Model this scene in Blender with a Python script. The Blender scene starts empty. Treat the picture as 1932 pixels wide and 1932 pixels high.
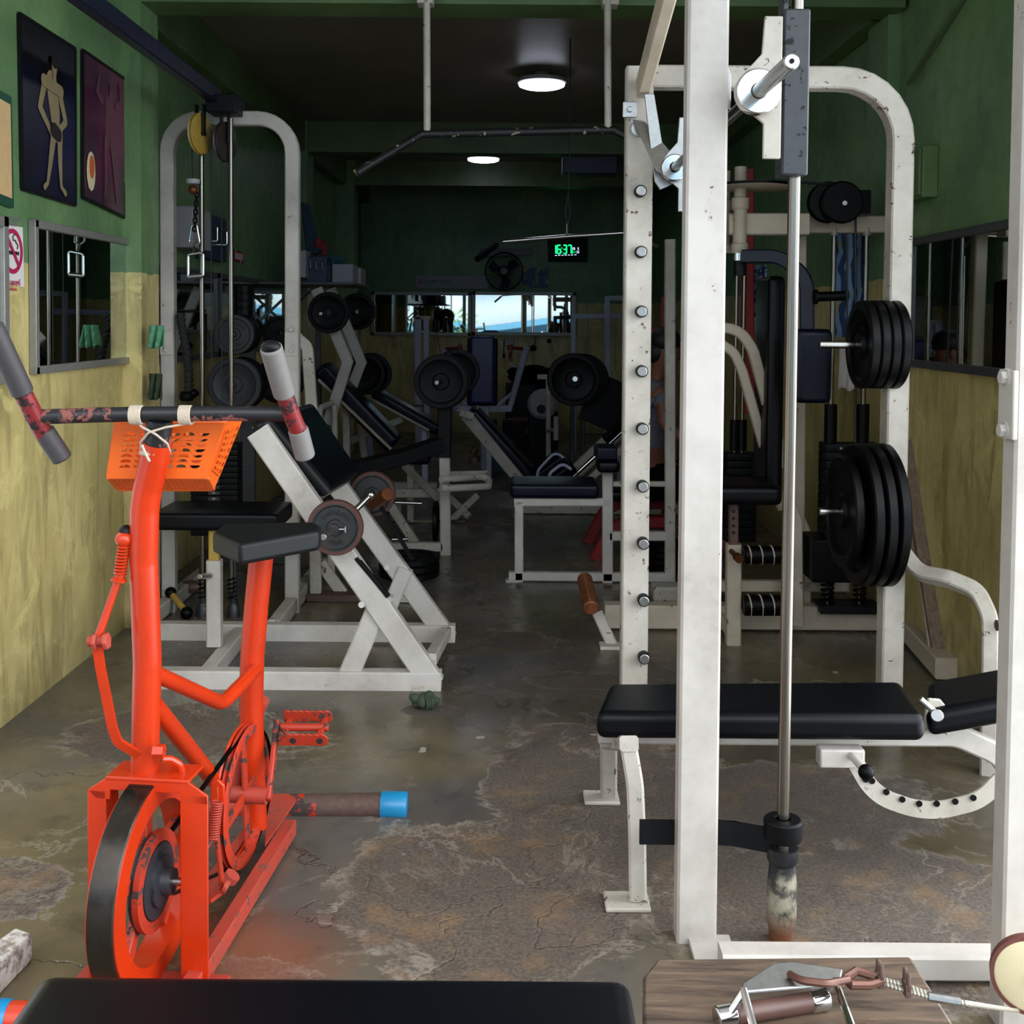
import bpy, bmesh, math, random
from mathutils import Vector, Matrix
random.seed(7)
V = Vector
sc = bpy.context.scene
C = sc.collection
R = math.radians

# ---------------------------------------------------------------- camera
FL = 2100.0
CAMZ = 1.5
rot = Matrix.Rotation(R(90-2.2), 3, 'X') @ Matrix.Rotation(R(0.45), 3, 'Z')
_d = rot.transposed() @ V((0, 1, 0))
CX = 960 - FL*_d.x/-_d.z
CY = 600 + FL*_d.y/-_d.z
cam = bpy.data.objects.new('camera', bpy.data.cameras.new('camera'))
C.objects.link(cam)
cam.location = (0, 0, CAMZ)
cam.rotation_euler = rot.to_euler()
cam.data.sensor_width = 36
cam.data.lens = FL/1932*36
cam.data.shift_x = (966-CX)/1932
cam.data.shift_y = (CY-966)/1932
cam.data.clip_start = 0.05
cam.data.clip_end = 300
sc.camera = cam

def ray(u, v):
    return rot @ V(((u-CX)/FL, (CY-v)/FL, -1))
def P(u, v, d):
    r = ray(u, v); r = r*(d/r.y); return V((r.x, r.y, r.z+CAMZ))
def PZ(u, v, z=0.0):
    r = ray(u, v); r = r*((z-CAMZ)/r.z); return V((r.x, r.y, z))
def PX(u, v, x):
    r = ray(u, v); r = r*(x/r.x); return V((x, r.y, r.z+CAMZ))

# ---------------------------------------------------------------- light
world = bpy.data.worlds.new('world'); sc.world = world
world.use_nodes = True
bg = world.node_tree.nodes['Background']
nt_ = world.node_tree
tc_ = nt_.nodes.new('ShaderNodeTexCoord'); sx_ = nt_.nodes.new('ShaderNodeSeparateXYZ'); rm_ = nt_.nodes.new('ShaderNodeValToRGB')
nt_.links.new(tc_.outputs['Generated'], sx_.inputs[0]); nt_.links.new(sx_.outputs[2], rm_.inputs[0]); nt_.links.new(rm_.outputs[0], bg.inputs[0])
rm_.color_ramp.elements[0].position = 0.0; rm_.color_ramp.elements[0].color = (.80, .88, .95, 1)      # hazy, built-up horizon
rm_.color_ramp.elements[1].position = .75; rm_.color_ramp.elements[1].color = (.94, .97, 1.0, 1)      # bright overcast overhead
mm_ = nt_.nodes.new('ShaderNodeMath'); mm_.operation = 'MULTIPLY_ADD'                    # sky brighter on the right, where the sun is behind cloud
nt_.links.new(sx_.outputs[0], mm_.inputs[0]); mm_.inputs[1].default_value = 2.9; mm_.inputs[2].default_value = 3.5
nt_.links.new(mm_.outputs[0], bg.inputs[1])
sc.view_settings.view_transform = 'Standard'
sc.view_settings.look = 'None'
sc.view_settings.gamma = 1
sc.view_settings.exposure = 0.42
sc.view_settings.use_curve_mapping = False
sc.cycles.max_bounces = 6
sc.cycles.diffuse_bounces = 4
sc.cycles.glossy_bounces = 4

# ---------------------------------------------------------------- materials
def srgb(c):
    if isinstance(c, str):
        c = tuple(int(c[i:i+2], 16)/255 for i in (0, 2, 4))
    return tuple(x/12.92 if x <= .04045 else ((x+.055)/1.055)**2.4 for x in c)+(1,)
class NT:
    def __init__(s, name):
        s.m = bpy.data.materials.new(name); s.m.use_nodes = True
        s.t = s.m.node_tree; s.n = s.t.nodes; s.l = s.t.links
        s.b = s.n['Principled BSDF']
        s._c = None
    def node(s, typ, **k):
        n = s.n.new(typ)
        for a, b in k.items():
            if a.startswith('i_'):
                key = a[2:]; key = int(key) if key.isdigit() else key.replace('_', ' ')
                s.set(n.inputs[key], b)
            else: setattr(n, a, b)
        return n
    def set(s, sock, val):
        if isinstance(val, bpy.types.NodeSocket): s.l.new(val, sock)
        else: sock.default_value = val
    def coord(s, kind='Object'):
        if kind == 'World':
            if not s._c: s._c = s.node('ShaderNodeNewGeometry')
            return s._c.outputs['Position']
        return s.node('ShaderNodeTexCoord').outputs[kind]
    def noise(s, scale, detail=4, rough=.6, vec=None, dist=0, stretch=None):
        vec = vec or s.coord()
        if stretch:
            vec = s.node('ShaderNodeMapping', i_Vector=vec, i_Scale=stretch).outputs[0]
        return s.node('ShaderNodeTexNoise', i_Vector=vec, i_Scale=scale, i_Detail=detail, i_Roughness=rough, i_Distortion=dist).outputs['Fac']
    def ramp(s, fac, stops, interp='LINEAR'):
        r = s.node('ShaderNodeValToRGB'); r.color_ramp.interpolation = interp
        e = r.color_ramp.elements
        for i, (p, c) in enumerate(stops):
            x = e[i] if i < 2 else e.new(p)
            x.position = p
            x.color = srgb(c) if isinstance(c, str) else (c, c, c, 1)
        s.l.new(fac, r.inputs[0]); return r.outputs[0]
    def mix(s, fac, a, b):
        m = s.node('ShaderNodeMix', data_type='RGBA')
        s.set(m.inputs[0], fac)
        s.set(m.inputs[6], srgb(a) if isinstance(a, str) else a)
        s.set(m.inputs[7], srgb(b) if isinstance(b, str) else b)
        return m.outputs[2]
    def math(s, op, a, b=0.0, c=0.0, clamp=False):
        m = s.node('ShaderNodeMath', operation=op, use_clamp=clamp)
        s.set(m.inputs[0], a); s.set(m.inputs[1], b); s.set(m.inputs[2], c)
        return m.outputs[0]
    def out(s, color=None, rough=.5, metal=0, bump=None, bstr=.2, bdist=.002, spec=None, coat=None):
        if color is not None: s.set(s.b.inputs['Base Color'], srgb(color) if isinstance(color, str) else color)
        s.set(s.b.inputs['Roughness'], rough); s.set(s.b.inputs['Metallic'], metal)
        if spec is not None: s.set(s.b.inputs['Specular IOR Level'], spec)
        if coat is not None: s.set(s.b.inputs['Coat Weight'], coat); s.set(s.b.inputs['Coat Roughness'], .15)
        if bump is not None:
            b = s.node('ShaderNodeBump', i_Height=bump, i_Strength=bstr, i_Distance=bdist)
            s.l.new(b.outputs[0], s.b.inputs['Normal'])
        return s.m
def plain(name, col, rough=.5, metal=0, spec=None, var=.12, scale=30, bump=0.0):
    t = NT(name); n = t.noise(scale)
    c = srgb(col)
    d = tuple(x*(1-var*2) for x in c[:3])+(1,)
    col_ = t.mix(t.math('MULTIPLY', n, 1.0), d, tuple(min(1, x*(1+var)) for x in c[:3])+(1,))
    return t.out(col_, rough, metal, bump=n if bump else None, bstr=bump, spec=spec)
def painted(name, base, grime, chip, rough=.35, chips=.66, cs=14, spec=None):
    t = NT(name); vec = t.coord('World')
    g = t.noise(3.5, 5, .65, vec)
    g2 = t.noise(40, 3, .6, vec)
    col = t.mix(t.math('MULTIPLY', t.ramp(g, [(.35, 0.), (.75, 1.)]), t.math('ADD', t.math('MULTIPLY', g2, .6), .35)), base, grime)
    c = t.noise(cs, 8, .72, vec, .4)
    mask = t.ramp(c, [(chips, 0.), (chips+.012, 1.)])
    col = t.mix(mask, col, chip)
    ro = t.math('ADD', t.math('MULTIPLY', g2, .15), t.math('ADD', t.math('MULTIPLY', mask, .35), rough))
    h = t.math('SUBTRACT', t.math('MULTIPLY', g2, .25), mask)
    return t.out(col, ro, 0, bump=h, bstr=.35, bdist=.0015, spec=spec)
M = {}
M['white'] = painted('white_paint', 'bdb7b0', '857c71', '5a3d30', .36, .67)
M['white_worn'] = painted('worn_white_paint', 'b9b3a8', '7c7262', '4a3328', .4, .615, 22)
M['cream'] = painted('cream_paint', 'b8ab98', '8c7e6a', '4d3828', .45, .65)
M['lavender'] = painted('pale_blue_grey_paint', 'a9adc4', '7f8398', '3b3440', .35, .72)
M['red'] = painted('orange_red_paint', 'bd2f08', '93270e', '5a4442', .22, .66, 18)
M['red_worn'] = painted('worn_orange_red_paint', 'b12c0c', '6f2f25', '362b29', .45, .55, 12)
M['red_dusty'] = painted('dusty_red_paint', 'a83422', '7c4034', '5a3f3a', .6, .60, 30)
M['maroon'] = painted('maroon_flaking_paint', '8a2226', '2c1016', '1c0d10', .35, .54, 40)
M['bar_black'] = painted('flaking_black_paint', '101115', '1c1a20', '7e463e', .35, .535, 12)
M['deep_red'] = painted('deep_red_paint', '8e0d13', '5f090c', '301010', .4, .7)
M['black_paint'] = painted('black_paint', '0a0b0e', '121318', '2b2a2d', .38, .68, spec=.2)
M['navy_paint'] = painted('navy_blue_paint', '0b1026', '070a18', '2b2a2d', .3, .7, spec=.35)
M['black_scuffed'] = painted('scuffed_dark_grey_paint', '2b2d33', '17181b', '0a0b0d', .35, .58, 30)
M['vinyl'] = plain('black_vinyl', '05060a', .36, bump=.05, scale=160, spec=.17)
M['vinyl_blue'] = plain('dark_navy_vinyl', '060a1e', .32, bump=.05, scale=160, spec=.2)
M['vinyl_grey'] = plain('dusty_black_vinyl', '131415', .45, bump=.08, scale=140, spec=.2)
M['vinyl_bright'] = plain('royal_blue_vinyl', '14155c', .4, bump=.05)
M['iron'] = plain('black_cast_iron', '08090b', .48, 0, bump=.3, scale=90, spec=.15)
M['iron_grey'] = plain('grey_cast_iron', '3a3b3c', .5, .3, bump=.35, scale=70)
M['rubber'] = plain('black_rubber', '030304', .42, bump=.03, spec=.13)
t = NT('rusty_cast_iron'); g = t.noise(9, 6, .7); M['iron_rust'] = t.out(t.mix(t.ramp(g, [(.52, 0.), (.72, 1.)]), '2c2e2e', '4c3229'), .55, .3, bump=t.noise(120), bstr=.4)
M['rust_rim'] = plain('rusty_brown_iron', '573730', .55, .3, bump=.3, scale=80, var=.25)
M['chrome'] = plain('chrome', 'c9c8c6', .16, 1, var=.05)
t = NT('worn_steel_rod'); g = t.noise(5, 5, .6, stretch=(9, 9, .6)); M['rod'] = t.out(t.mix(g, '57514b', '938c83'), .24, 1)
M['steel'] = plain('brushed_steel', 'a9a8a6', .34, 1, var=.15, scale=60)
t = NT('oily_wheel_band'); g = t.noise(6, 6, .7, stretch=(1, 1, 1)); M['band'] = t.out(t.mix(g, '1a1715', '57514b'), t.ramp(t.noise(20), [(.3, .14), (.7, .34)]), .9)
M['alu'] = plain('aluminium', '8f8c86', .4, .35, var=.12)
M['alu_dark'] = plain('dark_aluminium', '4c4d50', .45, .3, var=.2)
M['foam'] = plain('grey_foam', '6b6764', .6, 0, var=.08, bump=.15, scale=120)
M['foam_dark'] = plain('dark_grey_foam', '3a3638', .55, 0, var=.1, bump=.15, scale=120)
M['orange'] = plain('orange_plastic', 'e05f14', .42, 0, var=.06)
M['blue_cap'] = plain('blue_plastic', '1779a8', .35, 0, var=.05)
M['twine'] = plain('white_twine', 'b9aa98', .85, 0, var=.15, bump=.5, scale=200)
M['rope'] = plain('black_rope', '101114', .75, 0, bump=.3)
M['cable'] = plain('thin_black_cable', '15171a', .5)
t = NT('steel_wire_rope'); w = t.node('ShaderNodeTexWave', i_Vector=t.coord(), i_Scale=60.0, i_Distortion=1.0); M['wire'] = t.out(t.mix(w.outputs['Fac'], '6d675c', 'd6cfbd'), .4, .5)
M['rust'] = plain('rust', '5c463e', .7, .2, var=.3, scale=60, bump=.5)
M['copper'] = plain('copper_thimble', '68463b', .45, .5, var=.2)
M['bronze'] = plain('bronze_sleeve', '6b3a1e', .4, .6, var=.2)
M['cream_plastic'] = plain('cream_plastic', 'd8cba6', .5, 0, var=.05)
M['wheel_rubber'] = plain('brown_rubber', '6b3d36', .6)
M['yellow_pulley'] = plain('yellowed_plastic', 'a98a3c', .4, 0, var=.2)
M['dark_pulley'] = plain('dark_brown_plastic', '2c2522', .4)
M['green_cloth'] = plain('green_cloth', '5f9a76', .9, 0, var=.2, bump=.4, scale=90)
M['dark_green_cloth'] = plain('dark_green_cloth', '36412e', .95, 0, var=.25, bump=.4, scale=60)
M['grey_plastic'] = plain('light_grey_plastic', '9a99a0', .5, 0, var=.08)
M['blue_plastic'] = plain('navy_plastic', '1f2a4c', .45, 0, var=.15)
M['brown'] = plain('brown_pipe', '5b4038', .45, 0, var=.2)
M['skin'] = plain('skin', '7d4d3d', .55, 0, var=.15, scale=20)
M['hair'] = plain('dark_hair', '0b0908', .6)
M['shirt'] = plain('grey_knit_shirt', '6a6a78', .9, 0, var=.25, scale=40, bump=.3)
M['black_cloth'] = plain('black_cloth', '040405', .9, spec=.1)
M['leaf'] = plain('green_leaf', '5f9a35', .5, 0, var=.4, scale=8)
M['paper'] = plain('paper', 'd9d3d0', .7, 0, var=.04)
M['magenta'] = plain('magenta_ink', 'b0184f', .6, 0, var=.05)
M['ink'] = plain('black_ink', '1b1418', .6, 0, var=.05)
M['ink_grey'] = plain('grey_ink', '7d7478', .6, 0, var=.05)
M['ink_green'] = plain('green_ink', '1f7a5c', .6, 0, var=.05)
M['ink_orange'] = plain('orange_ink', 'c0602c', .6, 0, var=.05)
M['white_ink'] = plain('white_ink', 'c8c4cc', .6, 0, var=.05)
M['crimson'] = plain('crimson_sign', '7a1030', .5, 0, var=.05)
def emit(name, col, s):
    t = NT(name); t.out('101010', .5); t.b.inputs['Emission Color'].default_value = srgb(col); t.b.inputs['Emission Strength'].default_value = s; return t.m
M['lamp'] = emit('lamp_diffuser', 'e6ecff', 7)
M['hung_bar'] = painted('black_bar_flaking_to_cream', '0c0d10', '16171a', 'a39a88', .4, .60, 16)
M['led_green'] = emit('green_led', '12f070', 2.2)
M['led_white'] = emit('white_led', 'c8d4ff', 1.3)
t = NT('mirror_glass'); M['mirror'] = t.out('c6ccc8', .015, 1)
def wood(name, a, b, s=(1, 9, 9), rough=.5, sc_=6):
    t = NT(name); n = t.noise(sc_, 8, .7, stretch=s, dist=.6); n2 = t.noise(3, 3)
    return t.out(t.mix(t.ramp(n, [(.3, 0.), (.7, 1.)]), a, b), rough, bump=n, bstr=.3)
M['board'] = wood('worn_plywood', '2c231e', '74604f', (1.0, 9, 9), .55, 5)
M['plank'] = wood('old_brown_plank', '5c4a3c', '8a7766', (8, 8, .8), .7)
M['wood_grip'] = wood('brown_wooden_grip', '43200f', '7d4726', (6, 6, .6), .4)
t = NT('whitewashed_block'); n = t.noise(25, 8, .75); M['block'] = t.out(t.mix(t.ramp(n, [(.42, 0.), (.55, 1.)]), '7b6e60', 'c9c4bd'), .9, bump=n, bstr=1.0, bdist=.004)

# walls: green paint above, yellow below, with stains and flaking of their own
def wall_mat(name, split=1.70, green=('54724c', '72925f'), yellow=('b3a064', 'd8c686'), stains=1.0):
    t = NT(name); vec = t.coord('World')
    z = t.node('ShaderNodeSeparateXYZ', i_Vector=vec).outputs[2]
    n = t.noise(1.6, 6, .65, vec); n2 = t.noise(14, 5, .65, vec); e = t.noise(9, 3, .6, vec)
    gcol = t.mix(t.ramp(n, [(.35, 0.), (.68, 1.)]), *green)
    ycol = t.mix(t.ramp(n, [(.33, 0.), (.66, 1.)]), *yellow)
    drip = t.noise(2.4, 7, .7, vec, .8, (4, 4, .8))
    ycol = t.mix(t.math('MULTIPLY', t.ramp(drip, [(.46, 0.), (.70, 1.)]), .65*stains), ycol, '5f5430')
    ycol = t.mix(t.math('MULTIPLY', t.ramp(t.noise(3.2, 7, .72, vec, 1.2), [(.56, 0.), (.62, 1.)]), .6*stains), ycol, 'dccd88')
    gcol = t.mix(t.math('MULTIPLY', t.ramp(drip, [(.52, 0.), (.75, 1.)]), .5*stains), gcol, '304a2e')
    f = t.ramp(t.math('ADD', z, t.math('MULTIPLY', t.math('SUBTRACT', e, .5), .03)), [(0, 0.), (1, 1.)])
    f = t.math('GREATER_THAN', t.math('ADD', z, t.math('MULTIPLY', t.math('SUBTRACT', e, .5), .04)), split)
    col = t.mix(f, ycol, gcol)
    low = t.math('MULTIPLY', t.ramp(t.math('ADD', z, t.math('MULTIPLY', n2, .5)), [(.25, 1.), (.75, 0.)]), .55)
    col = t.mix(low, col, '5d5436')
    pits = t.ramp(t.noise(30, 4, .7, vec), [(.68, 0.), (.72, 1.)])
    col = t.mix(t.math('MULTIPLY', pits, .6), col, '4a4a38')
    h = t.math('ADD', t.math('MULTIPLY', n2, 1.0), t.math('MULTIPLY', t.noise(3, 2, .5, vec), 2.0))
    return t.out(col, t.ramp(n2, [(.3, .34), (.7, .55)]), bump=h, bstr=.45, bdist=.006)
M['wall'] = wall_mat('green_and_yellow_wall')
t = NT('green_beam_paint'); vec = t.coord('World'); n = t.noise(2, 6, .65, vec)
M['beam'] = t.out(t.mix(t.ramp(n, [(.35, 0.), (.7, 1.)]), '445a34', '5e7648'), .45, bump=t.noise(12, 4, .6, vec), bstr=.3, bdist=.005)
t = NT('dark_ceiling'); vec = t.coord('World'); n = t.noise(1.2, 6, .65, vec)
M['ceiling'] = t.out(t.mix(t.ramp(n, [(.35, 0.), (.7, 1.)]), '6f655c', '8a7e73'), .38, bump=t.noise(7, 3, .6, vec), bstr=.2, bdist=.005)

# floor: worn cement with broken-out patches that show the rough aggregate
t = NT('worn_cement_floor'); vec = t.coord('World')
big = t.noise(.62, 4, .55, vec, .5)
mid = t.noise(3.0, 9, .72, vec, .7)
fine = t.noise(95, 6, .75, vec)
xyz = t.node('ShaderNodeSeparateXYZ', i_Vector=vec)
def blob(cx, cy, rx, ry):
    a = t.math('DIVIDE', t.math('SUBTRACT', xyz.outputs[0], cx), rx)
    b = t.math('DIVIDE', t.math('SUBTRACT', xyz.outputs[1], cy), ry)
    return t.math('SUBTRACT', 1.0, t.math('SQRT', t.math('ADD', t.math('MULTIPLY', a, a), t.math('MULTIPLY', b, b))))
m = None
for c in [(-.05, 2.85, .42, .42), (.28, 3.5, .36, .72), (.95, 2.75, .62, .42), (-1.18, 3.95, .42, .32), (-1.35, 2.85, .22, .2), (-.2, 5.1, .45, .22), (.85, 3.4, .5, .35), (-1.05, 3.2, .16, .1), (-.28, 4.2, .13, .07), (.35, 4.55, .3, .12), (1.15, 4.35, .35, .25), (-.62, 2.35, .3, .2)]:
    b = blob(*c); m = b if m is None else t.math('MAXIMUM', m, b)
f = t.math('ADD', m, t.math('MULTIPLY', t.math('SUBTRACT', mid, .5), 1.5))
patch = t.ramp(f, [(.02, 0.), (.05, 1.)])
edge = t.ramp(f, [(-.0, 0.), (.03, 1.)]); edge = t.math('MULTIPLY', edge, t.ramp(f, [(.05, 1.), (.14, 0.)]))
smooth = t.mix(t.ramp(t.noise(1.7, 7, .65, vec, .4), [(.3, 0.), (.7, 1.)]), '4a4233', '74684f')
smooth = t.mix(t.math('MULTIPLY', t.ramp(t.noise(4.5, 6, .7, vec, .6), [(.56, 0.), (.7, 1.)]), .6), smooth, '3e3930')
smooth = t.mix(t.math('MULTIPLY', t.ramp(big, [(.45, 0.), (.62, 1.)]), .55), smooth, '484a56')
rough_ = t.mix(t.ramp(fine, [(.36, 0.), (.64, 1.)]), '3b332b', '6c6055')
rough_ = t.mix(t.math('MULTIPLY', t.ramp(t.noise(5, 5, .7, vec), [(.52, 0.), (.66, 1.)]), .45), rough_, '8a6a44')
rough_ = t.mix(t.math('MULTIPLY', t.ramp(t.noise(3, 5, .7, vec, .3), [(.55, 0.), (.7, 1.)]), .5), rough_, '574540')
col = t.mix(patch, smooth, rough_)
col = t.mix(t.math('MULTIPLY', edge, t.ramp(t.noise(12, 5, .7, vec), [(.38, 0.), (.6, .75)])), col, '958a7b')
iso = t.math('ABSOLUTE', t.math('SUBTRACT', t.noise(1.5, 9, .68, vec, .5), .52))
col = t.mix(t.math('MULTIPLY', t.ramp(iso, [(.003, 1.), (.010, 0.)]), t.ramp(t.noise(2.1, 3, .6, vec), [(.45, 0.), (.6, .7)])), col, '8d8374')
col = t.mix(t.math('MULTIPLY', t.ramp(t.noise(6.5, 7, .75, vec, .4), [(.55, 0.), (.63, 1.)]), .35), col, '2a241e')
spots = t.ramp(t.noise(8, 2, .5, vec), [(.74, 0.), (.75, 1.)])
col = t.mix(t.math('MULTIPLY', spots, .7), col, 'b9b2a8')
dark = t.math('MAXIMUM', blob(1.05, 3.5, 1.0, .95), blob(.1, 4.6, .8, 1.2))  # damp cement and under-bench shade, both darkened into the floor colour
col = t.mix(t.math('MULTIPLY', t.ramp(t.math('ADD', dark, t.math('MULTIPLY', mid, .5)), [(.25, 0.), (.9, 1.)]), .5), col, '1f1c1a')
rusty = blob(-.62, 2.55, .4, .3)
col = t.mix(t.math('MULTIPLY', t.ramp(t.math('ADD', rusty, t.math('MULTIPLY', mid, .6)), [(.5, 0.), (1., 1.)]), .5), col, '8a4a2c')
crack = t.node('ShaderNodeTexVoronoi', feature='DISTANCE_TO_EDGE', i_Scale=.9, i_Vector=t.node('ShaderNodeVectorMath', operation='ADD', i_0=vec, i_1=t.node('ShaderNodeTexNoise', i_Scale=3.0, i_Vector=vec, i_Detail=6.0).outputs['Color']).outputs[0])
ck = t.ramp(crack.outputs['Distance'], [(.002, 1.), (.006, 0.)])
col = t.mix(t.math('MULTIPLY', ck, t.ramp(mid, [(.45, 0.), (.6, .4)])), col, '2c2722')
ro = t.math('ADD', t.math('MULTIPLY', patch, .42), t.ramp(t.noise(2.2, 6, .65, vec), [(.3, .16), (.7, .42)]))
h = t.math('ADD', t.math('MULTIPLY', patch, t.math('SUBTRACT', t.math('MULTIPLY', fine, .9), .9)), t.math('MULTIPLY', mid, .3))
h = t.math('SUBTRACT', h, ck)
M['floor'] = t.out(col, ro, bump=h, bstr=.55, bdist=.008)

# ---------------------------------------------------------------- mesh helpers
def basis(x, z):
    x = V(x).normalized(); z = V(z); y = z.cross(x).normalized(); z = x.cross(y)
    return Matrix((x, y, z)).transposed()
def fillet(pts, r, n=6, closed=False):
    pts = [V(p) for p in pts]; out = []
    N = len(pts)
    for i, p in enumerate(pts):
        if not closed and i in (0, N-1): out.append(p); continue
        a = pts[i-1]; b = pts[(i+1) % N]
        da = (a-p); db = (b-p); la, lb = da.length, db.length
        da.normalize(); db.normalize()
        ang = da.angle(db)
        if ang > 3.1: out.append(p); continue
        tl = min(r/math.tan(ang/2), la*.49, lb*.49)
        rr = tl*math.tan(ang/2)
        c = p+(da+db).normalized()*(rr/math.sin(ang/2))
        s = p+da*tl-c; e = p+db*tl-c
        for k in range(n+1):
            out.append(c+s.slerp(e, k/n).normalized()*rr if s.length > 1e-6 else p)
    return out
class MB:
    def __init__(s): s.bm = bmesh.new()
    def add(s, verts, faces, mat=None):
        vs = [s.bm.verts.new(mat @ V(v) if mat is not None else V(v)) for v in verts]
        for f in faces:
            try: s.bm.faces.new([vs[i] for i in f])
            except ValueError: pass
        return vs
    def box(s, c, size, rt=None):
        x, y, z = (a/2 for a in size); c = V(c); rt = rt or Matrix.Identity(3)
        vs = [c+rt @ V((i*x, j*y, k*z)) for k in (-1, 1) for j in (-1, 1) for i in (-1, 1)]
        s.add(vs, [(0, 2, 3, 1), (4, 5, 7, 6), (0, 1, 5, 4), (2, 6, 7, 3), (0, 4, 6, 2), (1, 3, 7, 5)]); return s
    def bar(s, a, b, w, h, up=(0, 0, 1), ext=0):
        a, b = V(a), V(b); d = b-a
        if abs(d.normalized().dot(V(up).normalized())) > .98: up = (0, 1, 0)
        s.box((a+b)/2, (d.length+2*ext, w, h), basis(d, up)); return s
    def sweep(s, pts, prof, closed=False, up=(0, 0, 1), cap=True, scale=None):
        pts = [V(p) for p in pts]; n = len(pts); k = len(prof); rings = []
        nrm = None
        for i, p in enumerate(pts):
            if closed: t_ = (pts[(i+1) % n]-pts[i-1]).normalized()
            elif i == 0: t_ = (pts[1]-p).normalized()
            elif i == n-1: t_ = (p-pts[-2]).normalized()
            else: t_ = ((pts[i+1]-p).normalized()+(p-pts[i-1]).normalized()).normalized()
            if nrm is None:
                u = V(up)
                if abs(u.normalized().dot(t_)) > .95: u = V((0, 1, 0)) if abs(t_.y) < .9 else V((1, 0, 0))
                nrm = (u-t_*u.dot(t_)).normalized()
            else: nrm = (nrm-t_*nrm.dot(t_)).normalized()
            bi = t_.cross(nrm)
            m_ = 1.0
            if 0 < i < n-1 or closed:
                c_ = (pts[(i+1) % n]-p).normalized().dot((p-pts[i-1]).normalized())
                m_ = 1/max(.5, math.sqrt(max(0, (1+c_)/2)))
            f = (scale[i] if scale else 1)
            rings.append([s.bm.verts.new(p+(nrm*y+bi*x)*f) for x, y in prof])
        for i in range(n if closed else n-1):
            a, b = rings[i], rings[(i+1) % n]
            for j in range(k):
                try: s.bm.faces.new((a[j], a[(j+1) % k], b[(j+1) % k], b[j]))
                except ValueError: pass
        if cap and not closed:
            s.bm.faces.new(rings[0][::-1]); s.bm.faces.new(rings[-1])
        return s
    def tube(s, pts, r, seg=12, closed=False, fil=0, scale=None, n=6):
        if fil: pts = fillet(pts, fil, n, closed)
        return s.sweep(pts, [(r*math.cos(2*math.pi*i/seg), r*math.sin(2*math.pi*i/seg)) for i in range(seg)], closed, scale=scale)
    def rect(s, pts, w, h, up=(0, 1, 0), fil=0, closed=False, rc=.006):
        if fil: pts = fillet(pts, fil, 7, closed)
        x, y = w/2, h/2; c = min(rc, x*.4, y*.4)
        prof = [(-x+c, -y), (x-c, -y), (x, -y+c), (x, y-c), (x-c, y), (-x+c, y), (-x, y-c), (-x, -y+c)]
        return s.sweep(pts, prof, closed, up)
    def cyl(s, a, b, r, seg=20, r2=None):
        a, b = V(a), V(b); m_ = basis(b-a, (0, 0, 1) if abs((b-a).normalized().z) < .95 else (0, 1, 0))
        r2 = r if r2 is None else r2; L = (b-a).length
        va = [a+m_ @ V((0, r*math.cos(2*math.pi*i/seg), r*math.sin(2*math.pi*i/seg))) for i in range(seg)]
        vb = [a+m_ @ V((L, r2*math.cos(2*math.pi*i/seg), r2*math.sin(2*math.pi*i/seg))) for i in range(seg)]
        s.add(va+vb, [(i, (i+1) % seg, seg+(i+1) % seg, seg+i) for i in range(seg)]+[tuple(range(seg))[::-1], tuple(range(seg, 2*seg))]); return s
    def lathe(s, prof, o=(0, 0, 0), ax=(1, 0, 0), seg=40, closed=True):
        """prof: (radius, distance along axis) points; closed makes a ring"""
        o = V(o); m_ = basis(ax, (0, 0, 1) if abs(V(ax).normalized().z) < .95 else (0, 1, 0)); k = len(prof)
        vs = []
        for i in range(seg):
            a = 2*math.pi*i/seg
            for r, h in prof: vs.append(o+m_ @ V((h, r*math.cos(a), r*math.sin(a))))
        fs = []
        for i in range(seg):
            j = (i+1) % seg
            for q in range(k if closed else k-1):
                fs.append((i*k+q, j*k+q, j*k+(q+1) % k, i*k+(q+1) % k))
        s.add(vs, fs)
        if not closed:
            bmesh.ops.remove_doubles(s.bm, verts=s.bm.verts[:], dist=1e-6)
        return s
    def prism(s, poly, o, u, v, th):
        """polygon in the plane (u, v) at o, thickened by th along u x v (centred)"""
        o, u, v = V(o), V(u).normalized(), V(v).normalized(); n = u.cross(v).normalized(); k = len(poly)
        a = [o+u*x+v*y-n*th/2 for x, y in poly]; b = [o+u*x+v*y+n*th/2 for x, y in poly]
        s.add(a+b, [tuple(range(k))[::-1], tuple(range(k, 2*k))]+[(i, (i+1) % k, k+(i+1) % k, k+i) for i in range(k)]); return s
    def slab(s, pts, th, n):
        """polygon through world points, thickened th along n"""
        n = V(n).normalized(); k = len(pts); a = [V(p) for p in pts]; b = [p+n*th for p in a]
        s.add(a+b, [tuple(range(k))[::-1], tuple(range(k, 2*k))]+[(i, (i+1) % k, k+(i+1) % k, k+i) for i in range(k)]); return s
    def ball(s, c, r, sc3=(1, 1, 1), u=16, v=10, rt=None):
        m_ = Matrix.Translation(V(c)) @ (rt.to_4x4() if rt else Matrix.Identity(4)) @ Matrix.Diagonal((r*sc3[0], r*sc3[1], r*sc3[2], 1))
        bmesh.ops.create_uvsphere(s.bm, u_segments=u, v_segments=v, radius=1, matrix=m_); return s
    def pad(s, c, size, rt=None, r=.02, seg=4):
        t_ = bmesh.new(); x, y, z = (a/2 for a in size)
        bmesh.ops.create_cube(t_, size=1, matrix=Matrix.Diagonal((size[0], size[1], size[2], 1)))
        bmesh.ops.bevel(t_, geom=t_.edges[:], offset=min(r, min(size)*.46), segments=seg, profile=.6, affect='EDGES')
        rt = rt or Matrix.Identity(3); c = V(c)
        t_.verts.index_update()
        s.add([c+rt @ q.co for q in t_.verts], [[q.index for q in f.verts] for f in t_.faces]); t_.free(); return s
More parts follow.
